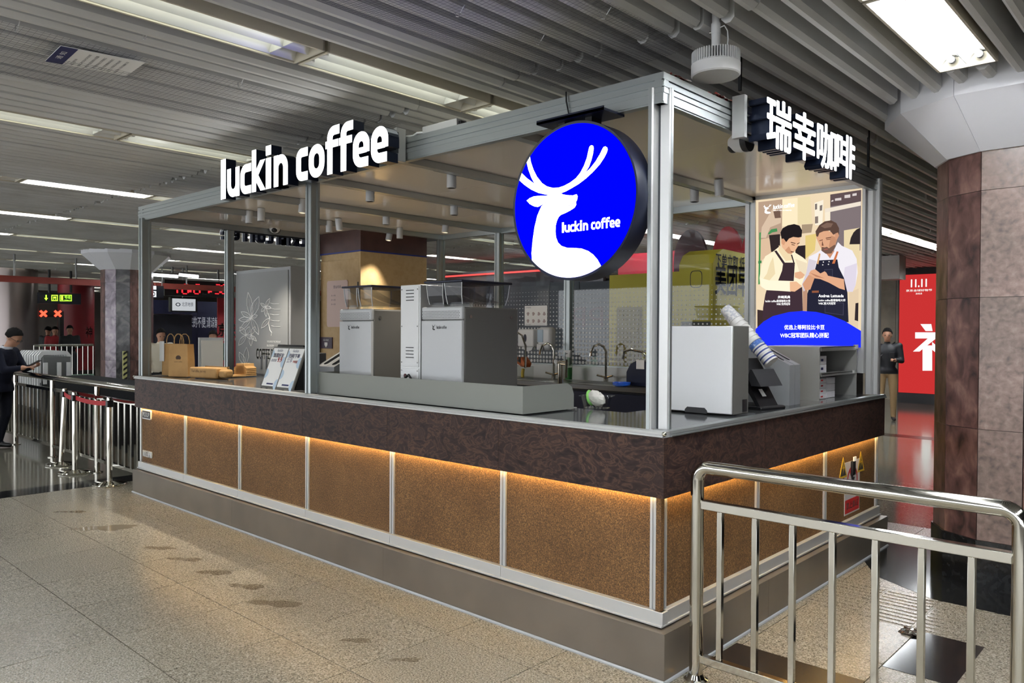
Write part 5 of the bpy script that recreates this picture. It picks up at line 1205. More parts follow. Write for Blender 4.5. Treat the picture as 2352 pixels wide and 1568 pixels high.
# ---- things lying on top of the kiosk frame
ps_ = thing('power_supply', 'pale metal power supply box on top of the front beam', 'power supply', (-1.62, .10, ZT))
mb().box(-1.77, -1.46, .06, .14, ZT, ZT+.045).build('case', M['alu_white'], ps_, bevel=.003)
mb().box(-1.46, -1.44, .075, .125, ZT, ZT+.03).build('terminal_block', M['black'], ps_, smooth=False)
mb().tube([(-1.77, .08, ZT+.015), (-1.83, .07, ZT+.02), (-1.88, .08, ZT+.012), (-1.93, .07, ZT+.015), (-1.98, .08, ZT+.01)], .007, 6).build('cable', M['white'], ps_)
pp_red = mat('torn red and white paper', (222, 212, 206), .8, noise=((176, 60, 56), 25, 2, .52, .56))
for k, (y0, y1, label) in enumerate(((.1, .33, 'long torn strip of packing paper on the beam at the near corner'), (.52, .66, 'crumpled packing paper scrap along the right beam'), (.68, .86, 'ragged paper scrap nearest the Chinese letters'))):
    rnd = random.Random(20+k); q = mb(); n = 9; V = []
    for j in range(4):
        for i in range(n): V.append((-.105+.02*j+rnd.uniform(-.004, .004), y0+(y1-y0)*i/(n-1), ZT+.004+rnd.uniform(0, .028)*(1 if j in (1, 2) else .3)))
    q.add(V, [(j*n+i, j*n+i+1, (j+1)*n+i+1, (j+1)*n+i) for j in range(3) for i in range(n-1)]).build('paper_scrap', pp_red, label=label, cat='scrap')
mb().tube([(-.62, .04, ZT+.02), (-.615, .036, ZT-.03), (-.60, .036, 2.72), (-.585, .035, 2.67)], .004, 6).build('black_cable', M['black'], label='thin black cable hanging over the front beam above the blue sign', cat='cable')

# ---- writing and small plates on the counter front
pk = thing('pickup_plate', 'small dark PICKUP plate with white rim on the leftmost cork panel', 'plate', (-5.84, .045, .745))
mb().prism([(-5.93, .735), (-5.92, .725), (-5.74, .725), (-5.73, .735), (-5.73, .805), (-5.74, .815), (-5.92, .815), (-5.93, .805)], 'y', .036, .049).build('rim', M['white'], pk, smooth=False)
mb().box(-5.92, -5.74, .034, .037, .735, .805).build('plate_face', M['dark'], pk, smooth=False)
q = mb(); text(q, 'PICKUP', (-5.905, .033, .748), X3, Z3, w=.15, h=.044); q.build('plate_lettering', M['white'], pk, smooth=False)
nn_ = thing('number_letters', 'raised white letters NO.Z4990 near the foot of the leftmost cork panel', 'lettering', (-5.82, .045, .35))
q = mb(); text(q, 'NO.Z4990', (-5.92, .038, .355), X3, Z3, w=.21, h=.062, thick=.01); q.build('raised_lettering', M['white'], nn_, smooth=False)
yel = mat('yellow warning', (206, 170, 40), .5); wsign = mat('sign white', (210, 208, 206), .5)
for k, (yy, label) in enumerate(((2.40, 'left yellow electric warning triangle on the rear cork panel'), (2.75, 'right yellow electric warning triangle on the rear cork panel'))):
    t = thing('warning_triangle', label, 'warning sign', (-.049, yy, .62), 0, 'warning triangles')
    mb().prism([(yy-.075, .60), (yy+.075, .60), (yy, .745)], 'x', -.0495, -.047).build('triangle', yel, t, smooth=False)
    mb().prism([(yy-.052, .614), (yy+.052, .614), (yy, .715)], 'x', -.047, -.0465).build('triangle_field', M['dark'], t, smooth=False)
    q = mb().flat([(.0, .085), (-.02, .04), (0, .045), (-.01, .0), (.022, .055), (.004, .052)], (-.0462, yy, .622), Y3, Z3); q.build('bolt_mark', yel, t, smooth=False)
ft = thing('fire_keep_clear_sign', 'white prohibition sign with red ring and red caption on the rear cork panel', 'sign', (-.05, 2.58, .25))
mb().box(-.0495, -.0475, 2.43, 2.73, .33, .70).build('board', wsign, ft, smooth=False)
q = mb(); n = 28
q.add([(-.047, 2.58+r*math.cos(2*math.pi*k/n), .56+r*math.sin(2*math.pi*k/n)) for r in (.085, .105) for k in range(n)], [(k, (k+1) % n, n+(k+1) % n, n+k) for k in range(n)])
q.add([(-.0468, 2.52, .63), (-.0468, 2.535, .645), (-.0468, 2.645, .495), (-.0468, 2.63, .48)], [(0, 1, 2, 3)]).build('red_ring', c_red, ft, smooth=False)
mb().box(-.0472, -.0466, 2.44, 2.72, .34, .435).build('caption_band', c_red, ft, smooth=False)
q = mb(); text(q, '禁止靠近', (-.0462, 2.58, .365), Y3, Z3, w=.24, h=.05, centre=True, bold=.01); q.build('caption', wsign, ft, smooth=False)
q = mb().flat([(-.03, -.05), (-.02, .02), (-.03, .05), (.0, .06), (.02, .03), (.05, .03), (.03, .0), (.02, -.05)], (-.0467, 2.58, .55), Y3, Z3); q.build('pictogram', M['dark'], ft, smooth=False)
sw = thing('wall_socket', 'small black socket with white plugs between the warning triangles', 'socket', (-.05, 2.57, .62))
mb().box(-.049, -.03, 2.545, 2.60, .60, .70).build('socket_box', M['black'], sw, bevel=.004)
for k in range(3): mb().cyl((-.03, 2.555+.018*k, .70), (-.03, 2.555+.018*k, .73), .006, n=8).build('plug', M['white'], sw)
# ================================================================== the station hall beyond
def panel_x(c, a, b_, e, d, th=.05): p0, p1 = at(a, b_, x=c), at(e, d, x=c); return mb().box(c-th, c, p0.y, p1.y, min(p0.z, p1.z), max(p0.z, p1.z))
def panel_y(c, a, b_, e, d, th=.05): p0, p1 = at(a, b_, y=c), at(e, d, y=c); return mb().box(p0.x, p1.x, c, c+th, min(p0.z, p1.z), max(p0.z, p1.z))
M['wall_dim'] = mat('dim wall', (96, 88, 82), .6, noise=((80, 74, 70), 1.2, 3, .35, .7))
M['wall_marble'] = mat('pale marble wall', (190, 180, 160), .25, noise=((160, 150, 132), 2.5, 5, .4, .7))
M['hoard'] = mat('navy hoarding', (18, 23, 58), .6)
M['hoard_dark'] = mat('dark hoarding', (18, 22, 36), .4)
mb().box(8, 8.2, -9, 25, 0, 3.85).build('wall_right', M['wall_dim'], smooth=False, kind='structure')  # added out of view to block world light from the right
mb().box(-34, -33.8, -9, 25, 0, 3.85).build('wall_left', M['wall_dim'], smooth=False, kind='structure')
mb().box(-34, 9, 24, 24.2, 0, 3.85).build('wall_back', M['wall_dim'], smooth=False, kind='structure')
# long red beams hung under the slats
p0, p1 = at(0, 637, x=-16), at(545, 664, x=-16)
rb = thing('red_beam', 'long red painted beam hung across the hall behind the far pillar', 'beam', (-16, 4, 2.55))
mb().box(-16.06, -16, -2, 9.5, 2.53, 2.66).build('beam', M['red_beam'], rb, smooth=False)
for px in (34, 176, 430, 525): 
    p = at(px, 600, x=-16); mb().cyl((-16.03, p.y, 2.66), (-16.03, p.y, 3.1), .02, n=8).build('hanger', M['steel_dark'], rb)
# hoarding with apology lettering
hd = thing('hoarding', 'navy hoarding wall with white apology lettering behind the paper bags', 'hoarding', (-18.2, 5.6, 0))
a_, b_ = at(335, 725, x=-18.2), at(560, 900, x=-18.2)
for k in range(4):
    y0 = a_.y+(b_.y-a_.y)*k/4; y1 = a_.y+(b_.y-a_.y)*(k+1)/4
    mb().box(-18.3, -18.2, y0+.004, y1-.004, 0, 2.35).build('hoarding_panel', M['hoard'], hd, smooth=False)
q = mb(); p = at(434, 753, x=-18.19); p2 = at(502, 728, x=-18.19); text(q, '来的不便,请谅解', p, Y3, Z3, w=p2.y-p.y, h=p2.z-p.z); q.build('hoarding_lettering', mat('white lettering', (200, 202, 210), .6, emit=(200, 205, 220), es=.15), hd, smooth=False)
dk = thing('dark_booth', 'dark booth wall in front of the navy hoarding behind the paper bags', 'booth', (-17.2, 5.2, 0))
panel_x(-17.2, 345, 722, 441, 920, .8).build('booth_wall', M['hoard_dark'], dk, smooth=False)
panel_x(-17.19, 345, 720, 442, 723, .82).build('booth_cap', M['steel_dark'], dk, smooth=False)
rbn = thing('red_banner', 'tall red hanging banner with white characters left of the grey cabinet', 'banner', (-16.8, 6.6, .3))
panel_x(-16.8, 500, 682, 545, 890, .03).build('banner_cloth', mat('banner red', (150, 26, 36), .6), rbn, smooth=False)
for px_ in (503, 540): p = at(px_, 683, x=-16.82); mb().cyl((-16.82, p.y, p.z-.02), (-16.82, p.y, 3.1), .01, n=6).build('banner_rod', M['steel_dark'], rbn)
q = mb(); p, p2 = at(501, 772, x=-16.79), at(541, 742, x=-16.79); text(q, '京兴', p, Y3, Z3, w=p2.y-p.y, h=p2.z-p.z, bold=.02)
p, p2 = at(503, 782, x=-16.79), at(541, 775, x=-16.79); text(q, '962111', p, Y3, Z3, w=p2.y-p.y, h=p2.z-p.z); q.build('banner_lettering', M['paper'], rbn, smooth=False)
# clock, screen, exit letter
ck = thing('led_clock', 'black hanging clock with red digits above the paper bags', 'clock', (-16.6, 5.7, 2.2))
panel_x(-16.6, 378, 641, 532, 684, .15).build('clock_case', M['black'], ck, smooth=False)
for px in (395, 500): p = at(px, 641, x=-16.7); mb().cyl((-16.68, p.y, p.z), (-16.68, p.y, 3.1), .025, n=8).build('clock_hanger', M['steel_dark'], ck)
red_led = emis('red led', (255, 40, 50), 1.0)
SEG = {'0': 'abcdef', '1': 'bc', '6': 'acdefg', '4': 'bcfg', '3': 'abcdg', ':': ''}
def digit(ch, y0, w_, z0, h_):
    q = mb(); t_ = .012; x = -16.59
    segs_ = {'a': (0, h_, w_, h_), 'd': (0, 0, w_, 0), 'g': (0, h_/2, w_, h_/2), 'b': (w_, h_/2, w_, h_), 'c': (w_, 0, w_, h_/2), 'f': (0, h_/2, 0, h_), 'e': (0, 0, 0, h_/2)}
    if ch == ':':
        for zz in (.28, .72): mb().box(x-.004, x, y0-.03, y0+.03, z0+h_*zz-.03, z0+h_*zz+.03).build('led_dot', red_led, ck, smooth=False)
        return
    for s in SEG[ch]:
        a, c, d, e = segs_[s]; sk_ = .12
        q.add([(x, y0+a+sk_*c-t_ if a == d else y0+a+sk_*c+.02, z0+c-t_ if c == e else z0+c+.02), (x, y0+d+sk_*e+t_ if a == d else y0+d+sk_*e-.02, z0+c-t_ if c == e else z0+c+.02), (x, y0+d+sk_*e+t_ if a == d else y0+d+sk_*e-.02, z0+e+t_ if c == e else z0+e-.02), (x, y0+a+sk_*c-t_ if a == d else y0+a+sk_*c+.02, z0+e+t_ if c == e else z0+e-.02)], [(0, 1, 2, 3)])
    q.build('led_digit', red_led, ck, smooth=False)
for ch, px, w_ in (('1', 396, .1), ('6', 418, .13), (':', 437, .1), ('0', 445, .13), ('4', 466, .13), (':', 484, .1), ('3', 492, .13), ('0', 508, .13)):
    p = at(px, 674, x=-16.59); digit(ch, p.y, w_*1.1, p.z, .225)
tv = thing('hall_screen', 'grey lit screen with a metro emblem hung below the red-digit clock', 'screen', (-16.9, 5.4, 1.6))
panel_x(-16.9, 392, 682, 453, 717, .12).build('screen_case', M['black'], tv, smooth=False)
p = at(420, 683, x=-16.96); mb().cyl((-16.96, p.y, p.z-.02), (-16.96, p.y, 3.1), .02, n=6).build('screen_pole', M['steel_dark'], tv)
panel_x(-16.87, 396, 685, 449, 714, .01).build('screen_face', emis('screen grey', (196, 200, 204), .5), tv, smooth=False)
q = mb(); p, p2 = at(418, 703, x=-16.86), at(444, 694, x=-16.86); text(q, '北京地铁', p, Y3, Z3, w=p2.y-p.y, h=p2.z-p.z)
c_ = at(409, 699, x=-16.86); n = 20; q.add([(-16.86, c_.y+r*math.cos(2*math.pi*k/n)*1.1, c_.z+r*math.sin(2*math.pi*k/n)*.8) for r in (.035, .055) for k in range(n)], [(k, (k+1) % n, n+(k+1) % n, n+k) for k in range(n)]); q.build('screen_print', mat('screen blue', (40, 60, 110), .5), tv, smooth=False)
ex = thing('exit_letter_sign', 'dark hanging sign with a white boxed letter D left of the clock', 'sign', (-15.0, 4.0, 2.0))
panel_x(-15, 342, 655, 376, 685, .1).build('sign_case', M['hoard_dark'], ex, smooth=False)
for px_ in (346, 372): p = at(px_, 656, x=-15.05); mb().cyl((-15.05, p.y, p.z), (-15.05, p.y, 3.1), .015, n=6).build('sign_hanger', M['steel_dark'], ex)
ew = emis('exit white', (235, 240, 245), .7)
panel_x(-14.99, 347, 668, 359, 682, .005).build('letter_tile', ew, ex, smooth=False); panel_x(-14.99, 347, 656, 359, 665, .005).build('letter_tile', ew, ex, smooth=False)
q = mb(); p, p2 = at(349.5, 680, x=-14.985), at(356.5, 670, x=-14.985); text(q, 'D', p, Y3, Z3, w=p2.y-p.y, h=p2.z-p.z, bold=.03); q.build('tile_letter', M['black'], ex, smooth=False)
for k, (a, e) in enumerate(((353, 408), (412, 455))):
    p0, p1 = at(a, 631, x=-14.6), at(e, 635, x=-14.6)
    t = thing('tube_lamp', f"{['left', 'right'][k]} one of two bright tube lamps above the red-digit clock", 'lamp', p0, 0, 'hanging tube lamps')
    mb().cyl(p0, p1, .03, n=10).build('tube', emis('tube glow', (245, 250, 255), 5), t); mb().box(-14.66, -14.56, p0.y, p1.y, p0.z+.03, p0.z+.06).build('batten', M['steel_dark'], t, smooth=False)
wbd = thing('white_board', 'white framed board standing behind the stacked cup carriers', 'board', (-11.5, 3.3, 0))
pa, pb = at(457, 775, x=-11.5), at(512, 850, x=-11.5)
mb().box(-11.53, -11.5, pa.y, pb.y, .55, pa.z).build('board_frame', M['alu_white'], wbd, smooth=False); mb().box(-11.5, -11.49, pa.y+.04, pb.y, .6, pa.z-.05).build('board_face', mat('off-white', (206, 200, 188), .6), wbd, smooth=False)
for y_ in (pa.y+.03, pb.y-.03): mb().box(-11.56, -11.53, y_-.015, y_+.015, 0, .9).build('board_leg', M['alu_white'], wbd, smooth=False)
# columns
def round_col(px, w_px, x, label, m_, text_=None):
    p = at(px, 760, x=x); r_ = w_px/2/F_PX*((p-CAM).dot(_f))
    t = thing('round_column', label, 'column', (p.x, p.y, 0))
    mb().lathe([(r_, 0), (r_, 3.3)], n=40).build('shaft', m_, t, local=True); mb().lathe([(r_+.02, 0), (r_+.02, .25), (r_, .26)], n=40).build('skirting', M['steel_dark'], t, local=True)
    return t
round_col(25, 108, -21, 'wide grey steel round column at the left edge of the picture', mat('grey column steel', (150, 140, 138), .28, .8))
rc_m = mat('red wrap', (120, 18, 26), .5)
rc = round_col(175, 74, -26, 'round column wrapped in red advertising beyond the far railing', rc_m)
p, p2 = at(197, 775, x=-24.9), at(212, 750, x=-24.9); q = mb(); text(q, '神', p, Y3, Z3, w=p2.y-p.y, h=p2.z-p.z, bold=.01); q.build('wrap_lettering', M['paper'], rc, smooth=False)
# direction sign
ds = thing('direction_sign', 'black hanging direction sign with a green arrow and line one emblem', 'sign', (-20, 3, 2.2))
panel_x(-20, 90, 671, 186, 699, .15).build('sign_case', M['hoard_dark'], ds, smooth=False)
for px in (113, 163): p = at(px, 672, x=-20.05); mb().cyl((p.x, p.y, p.z), (p.x, p.y, 3.1), .03, n=8).build('sign_hanger', M['black'], ds)
gr = emis('green print', (170, 255, 60), 1.2)
q = mb()
def sp(px, py): return at(px, py, x=-19.99)
q.add([sp(104.5, 677), sp(107.5, 677), sp(107.5, 684), sp(110.5, 684), sp(106, 690), sp(101.5, 684), sp(104.5, 684)], [(0, 1, 2, 3, 4, 5, 6)]); q.build('arrow', gr, ds, smooth=False)
q = mb()
for a, c, e, d in ((118, 677, 133, 679), (118, 689, 133, 691), (118, 677, 120, 691), (131, 677, 133, 691), (122, 681, 129, 685), (122, 686, 124, 688), (127, 686, 129, 688), (137, 677, 165, 678.5), (137, 690, 165, 691.5), (137, 677, 138.5, 691), (163.5, 677, 165, 691)):
    q.add([sp(a, d), sp(e, d), sp(e, c), sp(a, c)], [(0, 1, 2, 3)])
q.build('train_emblem', gr, ds, smooth=False)
q = mb(); p, p2 = sp(140, 689), sp(145, 679); text(q, '1', p, Y3, Z3, w=p2.y-p.y, h=p2.z-p.z, bold=.03); p, p2 = sp(148, 686), sp(162, 679); text(q, '号线', p, Y3, Z3, w=p2.y-p.y, h=p2.z-p.z); p, p2 = sp(149, 690), sp(161, 687.5); text(q, 'Line 1', p, Y3, Z3, w=p2.y-p.y, h=p2.z-p.z); q.build('line_lettering', gr, ds, smooth=False)
# gates with red crosses
gt = thing('ticket_gates', 'steel ticket gate beam with two red cross lights below the direction sign', 'gate', (-23, 3, 0))
panel_x(-23, 80, 713, 141, 728, .3).build('gate_beam', M['steel_dark'], gt, smooth=False)
for px in (80, 141): p = at(px, 715, x=-23.1); mb().box(-23.25, -23.05, p.y-.05, p.y+.05, 0, p.z).build('gate_post', M['steel_dark'], gt, smooth=False)
for px in (100, 133):
    c_ = at(px, 720, x=-22.98); q = mb()
    for s in (-1, 1): q.box(-22.985, -22.98, -.03, .03, -.115, .115); q.xf(Matrix.Translation((0, c_.y, c_.z)) @ Matrix.Rotation(R(45*s), 4, 'X'), len(q.v)-8)
    q.build('cross_light', emis('red cross', (255, 60, 40), 2.5), gt, smooth=False)
# far railing on a low wall
fr = thing('far_railing', 'steel railing on a low green glass parapet beyond the scanner', 'railing', (-18.5, 2.9, 0))
a_, b_ = at(78, 793, x=-18.5), at(214, 795, x=-18.5); zt = a_.z
mb().cyl((-18.5, a_.y, zt), (-18.5, b_.y, zt), .03, n=10).build('handrail', M['chrome_soft'], fr)
for k in range(12): y_ = a_.y+(b_.y-a_.y)*k/11; mb().cyl((-18.5, y_, .5), (-18.5, y_, zt), .012, n=6).build('baluster', M['chrome_soft'], fr)
mb().box(-18.56, -18.44, a_.y, b_.y, 0, .5).build('parapet', mat('green glass parapet', (120, 150, 132), .3), fr, smooth=False)
# scanner
xr = thing('baggage_scanner', 'white ribbed baggage scanner behind the man in the dark suit', 'scanner', (-13, 1.3, 0))
shellm = mat('scanner white', (214, 216, 216), .4)
for k in range(9):
    x_ = -12.3-.13*k; y0, y1 = at(84, 830, x=x_).y, at(161, 830, x=x_).y
    y0, y1 = .92, 1.42
    q = mb().prism([(y0, .3), (y0, 1.16), (y0+.06, 1.23), (y1-.06, 1.23), (y1, 1.16), (y1, .3), (y1-.05, .3), (y1-.05, 1.12), (y1-.09, 1.17), (y0+.09, 1.17), (y0+.05, 1.12), (y0+.05, .3)], 'x', x_-.045, x_); q.build('tunnel_rib', shellm, xr, smooth=False)
mb().box(-13.5, -12.2, .95, 1.4, 0, .72).build('conveyor', M['dark'], xr, smooth=False)
mb().box(-13.5, -12.22, .98, 1.38, .74, 1.14).build('tunnel_lining', mat('scanner lining', (96, 98, 98), .6), xr, smooth=False)
for y_ in (1.0, 1.2, 1.34): mb().box(-12.2, -12.17, y_-.03, y_+.03, .70, 1.05).build('curtain_strip', shellm, xr, smooth=False)
bt = thing('inspection_table', 'long dark table standing behind the left railing', 'table', (-9.4, 1.1, 0))
mb().box(-11.6, -7.0, .85, 1.45, .70, .86).build('table_top', mat('matt black', (30, 31, 33), .9, spec=.1), bt, bevel=.004)
for x in (-11.5, -9.3, -7.1): mb().box(x-.03, x+.03, .9, 1.4, 0, .70).build('table_leg', M['black'], bt, smooth=False)
hz = thing('hazard_strip', 'black and yellow striped guard strip on the far granite pillar', 'guard strip', (-13.6, 2.6, .4))
p0, p1 = at(283, 806, x=-13.56), at(292, 875, x=-13.56)
mb().box(-13.6, -13.56, p0.y, p1.y, .45, p0.z).build('strip', mat('pale yellow', (196, 196, 130), .5), hz, smooth=False)
for k in range(7):
    z_ = .5+.1*k; mb().add([(-13.558, p0.y, z_), (-13.558, p1.y, z_+.05), (-13.558, p1.y, z_+.095), (-13.558, p0.y, z_+.045)], [(0, 1, 2, 3)]).build('stripe', M['black'], hz, smooth=False)
# ---- behind the kiosk: lockers, hearts, bluish wall
yl = mat('locker yellow', (222, 202, 66), .5); pr = mat('locker print', (52, 50, 62), .5)
ym = thing('food_locker', 'yellow food locker with dark Chinese lettering behind the rear glazing', 'locker', (-2.45, 5.1, 0))
mb().prism([(4.62, 0), (6.2, 0), (6.2, 2.5), (4.85, 2.53), (4.70, 2.47), (4.62, 2.36)], 'x', -2.66, -2.24).build('locker_body', yl, ym, smooth=False)
q = mb(); p = at(1645, 613, x=-2.23); p2 = at(1716, 590, x=-2.23); text(q, '下单立取,低至', Vector((-2.235, p.y, p.z)), Y3, Z3, w=(p2.y-p.y)*1.12, h=.16, bold=.01)
p = at(1643, 676, x=-2.23); text(q, '美团早', Vector((-2.235, p.y, p.z)), Y3, Z3, w=.80, h=.36, bold=.02)
text(q, '美团食光机', (-2.6, 4.615, 1.97), X3, Z3, w=.25, h=.075, bold=.01)
q.build('locker_lettering', pr, ym, smooth=False)
mb().prism([(-2.655, .1), (-2.25, .1), (-2.25, 2.36), (-2.655, 2.36)], 'y', 4.612, 4.62).build('locker_front', yl, ym, smooth=False)
q = mb()
ov = [(-2.44+.075*math.copysign(abs(math.cos(R(a)))**.5, math.cos(R(a))), 2.19+.095*math.copysign(abs(math.sin(R(a)))**.5, math.sin(R(a)))) for a in range(0, 360, 12)]
n = len(ov); q.add([(a, 4.61, c) for a, c in ov]+[(-2.44+(a+2.44)*.9, 4.61, 2.19+(c-2.19)*.92) for a, c in ov], [(k, (k+1) % n, n+(k+1) % n, n+k) for k in range(n)]); q.build('locker_icon', pr, ym, smooth=False)
mb().box(-2.62, -2.26, 4.600, 4.611, 1.2, 1.72).build('locker_screen', mat('grey screen', (96, 96, 92), .4), ym, smooth=False)
y2 = thing('yellow_panel', 'plain yellow panel standing left of the yellow food locker', 'panel', (-3.2, 4.7, 0))
panel_y(4.7, 1400, 632, 1556, 1195, .1).build('panel_board', yl, y2, smooth=False)
mb().box(-3.55, -3.2, 4.66, 4.70, .9, 1.9).build('panel_niche', mat('ochre', (150, 130, 40), .6), y2, bevel=.05)
hr = mat('heart red', (150, 30, 44), .4, emit=(150, 30, 44), es=.12)
for k, (a, b_, e, c, yy, label) in enumerate(((1548, 530, 1622, 625, 6.6, 'dark red rounded board left of the food locker top'), (1634, 523, 1706, 640, 6.4, 'bright red rounded board above the food locker'), (1700, 510, 1790, 640, 6.3, 'red rounded board half hidden behind the window frame'), (1420, 585, 1560, 632, 6.8, 'long red board above the plain yellow panel'))):
    p0, p1 = at(a, b_, y=yy), at(e, c, y=yy); w_, cx_ = p1.x-p0.x, (p0.x+p1.x)/2; h_ = p0.z-p1.z
    prof = [(cx_-w_/2, 0), (cx_+w_/2, 0)]+[(cx_+w_/2*math.cos(R(t_)), p0.z-h_*.75+h_*.75*math.sin(R(t_))) for t_ in range(0, 181, 12)] if k < 3 else [(p0.x, 0), (p0.x+.1, 0), (p0.x+.1, 2.2), (p1.x-.1, 2.2), (p1.x-.1, 0), (p1.x, 0), (p1.x, p0.z), (p0.x, p0.z)]
    mb().prism(prof, 'y', yy, yy+.06).build('red_board', hr if k else mat('dark heart', (70, 22, 36), .4), smooth=False, label=label, cat='board', group='red boards behind the kiosk')
gw = thing('blue_grey_partition', 'blue-grey partition with maroon letters seen through the dotted glazing', 'partition', (-5.5, 6.0, 0))
bg = mat('blue grey board', (44, 50, 62), .5); mr = mat('maroon print', (72, 30, 48), .5)
for a, e in ((1195, 1262), (1262, 1330), (1330, 1412)): panel_y(6.0, a+.5, 648, e-.5, 1000, .08).build('partition_board', bg if a != 1195 else M['hoard_dark'], gw, smooth=False)
q = mb(); p, p2 = at(1312, 750, y=5.99), at(1425, 703, y=5.99); text(q, 'app', p, X3, Z3, w=p2.x-p.x, h=p2.z-p.z, mirror=True); q.build('partition_lettering', mr, gw, smooth=False)
rs = emis('red strip', (255, 80, 76), .9)
t = thing('red_light_strip', 'thin glowing red strip far behind the kiosk below the slats', 'light strip', (-6, 8.5, 2.4))
a_, b_ = at(1020, 634, y=8.5), at(1385, 655, y=8.5); mb().box(a_.x, b_.x, 8.45, 8.5, a_.z-.03, a_.z).build('strip', rs, t, smooth=False); mb().box(a_.x, b_.x, 8.5, 8.6, 0, a_.z+.05).build('strip_board', mat('dim grey board', (44, 42, 48), .6), t, smooth=False)
nv = thing('dark_partition', 'dark navy partition far behind the kiosk', 'partition', (-9, 9.3, 0))
panel_y(9.3, 985, 660, 1400, 930, .1).build('partition_board', M['hoard_dark'], nv, smooth=False)
# ---- right: red lit advertisement, marble wall
ad = thing('red_lightbox', 'tall red lit advertisement between the kiosk and the near pillar', 'advertisement', (-3.2, 16.2, 0))
p0, p1 = at(2064, 632, y=16.2), at(2150, 905, y=16.2)
mb().box(p0.x, p0.x+1.6, 16.2, 16.45, 0, p0.z+.15).build('box_case', M['dark'], ad, smooth=False)
mb().box(p0.x+.03, p0.x+1.57, 16.18, 16.2, p1.z, p0.z).build('lit_face', emis('advert red', (206, 52, 52), .52), ad, smooth=False)
aw = emis('advert white', (245, 250, 245), .65); q = mb(); Y_ = 16.175
def ap(px, py): p = at(px, py, y=Y_); return p
for a, c, e, d in ((2119, 744, 2141, 761), ): q.add([ap(2114, 744), ap(2139, 744), ap(2142, 760), ap(2126, 760)], [(0, 1, 2, 3)])
q.add([ap(2102, 763), ap(2150, 763), ap(2150, 777), ap(2102, 777)], [(0, 1, 2, 3)]); q.add([ap(2131, 777), ap(2150, 777), ap(2112, 807), ap(2097, 807)], [(0, 1, 2, 3)]); q.add([ap(2119, 793), ap(2141, 793), ap(2141, 851), ap(2119, 851)], [(0, 1, 2, 3)]); q.add([ap(2141, 785), ap(2158, 800), ap(2150, 810), ap(2141, 803)], [(0, 1, 2, 3)])
q.build('advert_character', aw, ad, smooth=False)
q = mb(); p, p2 = ap(2092, 660), ap(2129, 640); text(q, '11.11', p, X3, Z3, w=p2.x-p.x, h=p2.z-p.z, bold=.03); p, p2 = ap(2081, 670), ap(2141, 663); text(q, '京东全球好物节', p, X3, Z3, w=p2.x-p.x, h=p2.z-p.z, bold=.01); p, p2 = ap(2103, 676), ap(2118, 672); text(q, '2025', p, X3, Z3, w=p2.x-p.x, h=p2.z-p.z, bold=.01)
q.build('advert_lettering', aw, ad, smooth=False)
mw = thing('marble_partition', 'pale marble partition left of the red lit advertisement', 'partition', (-4.6, 17, 0))
p0, p1 = at(1985, 600, y=17), at(2063, 900, y=17)
for k in range(3): mb().box(p0.x+(p1.x+.3-p0.x)*k/3+.004, p0.x+(p1.x+.3-p0.x)*(k+1)/3-.004, 17, 17.2, 0, 3.1).build('marble_panel', M['wall_marble'], mw, smooth=False)
tp = thing('air_vent', 'small grey ceiling vent box beside the red lit advertisement', 'vent', at(2035, 625, y=13)); p = at(2035, 625, y=13)
mb().box(p.x-.3, p.x+.3, 12.8, 13.2, p.z-.15, 3.1).build('vent_box', M['steel'], tp, smooth=False)
# ================================================================== people
def capsule(q, p0, p1, r0, r1):
    p0, p1 = Vector(p0), Vector(p1)
    q.cyl(p0, p1, r0, r1, n=12, cap=True); q.ball(p0, r0, 12); q.ball(p1, r1, 12)
def fuse(q, voxel, smooth_n=6):
    me = q.mesh('body', [M['skin']], True); o = bpy.data.objects.new('tmp', me); COL.objects.link(o)
    r_ = o.modifiers.new('r', 'REMESH'); r_.mode = 'VOXEL'; r_.voxel_size = voxel
    s_ = o.modifiers.new('s', 'SMOOTH'); s_.iterations = smooth_n; s_.factor = .5
    dg = bpy.context.evaluated_depsgraph_get(); dg.update()
    m2 = bpy.data.meshes.new_from_object(o.evaluated_get(dg)); bpy.data.objects.remove(o); return m2
def head_shapes(q, c, fwd, tilt, s=1.0):
    """cranium, jaw, nose, ears; c = centre of the head, fwd = looking direction, tilt down"""
    st = len(q.v)
    q.ball((0, 0, .03), .092, 16, (1.08, .84, 1.05), 12); q.ball((.025, 0, -.045), .066, 14, (1.05, .86, 1.15), 10); q.ball((.035, 0, -.095), .035, 10, (1, 1.1, .8))
    q.ball((.10, 0, -.02), .016, 8, (1.1, .8, 1.5)); q.ball((.092, 0, -.068), .017, 8, (.8, 1.5, .6)); q.ball((.086, 0, .03), .02, 8, (.7, 2.6, .5))
    for sd in (-1, 1): q.ball((-.002, sd*.079, -.005), .024, 8, (.8, .4, 1.4))
    ang_ = math.atan2(fwd[1], fwd[0])
    Mx = Matrix.Translation(c) @ Matrix.Rotation(ang_, 4, 'Z') @ Matrix.Rotation(tilt, 4, 'Y') @ Matrix.Scale(s, 4); q.xf(Mx, st); return Mx
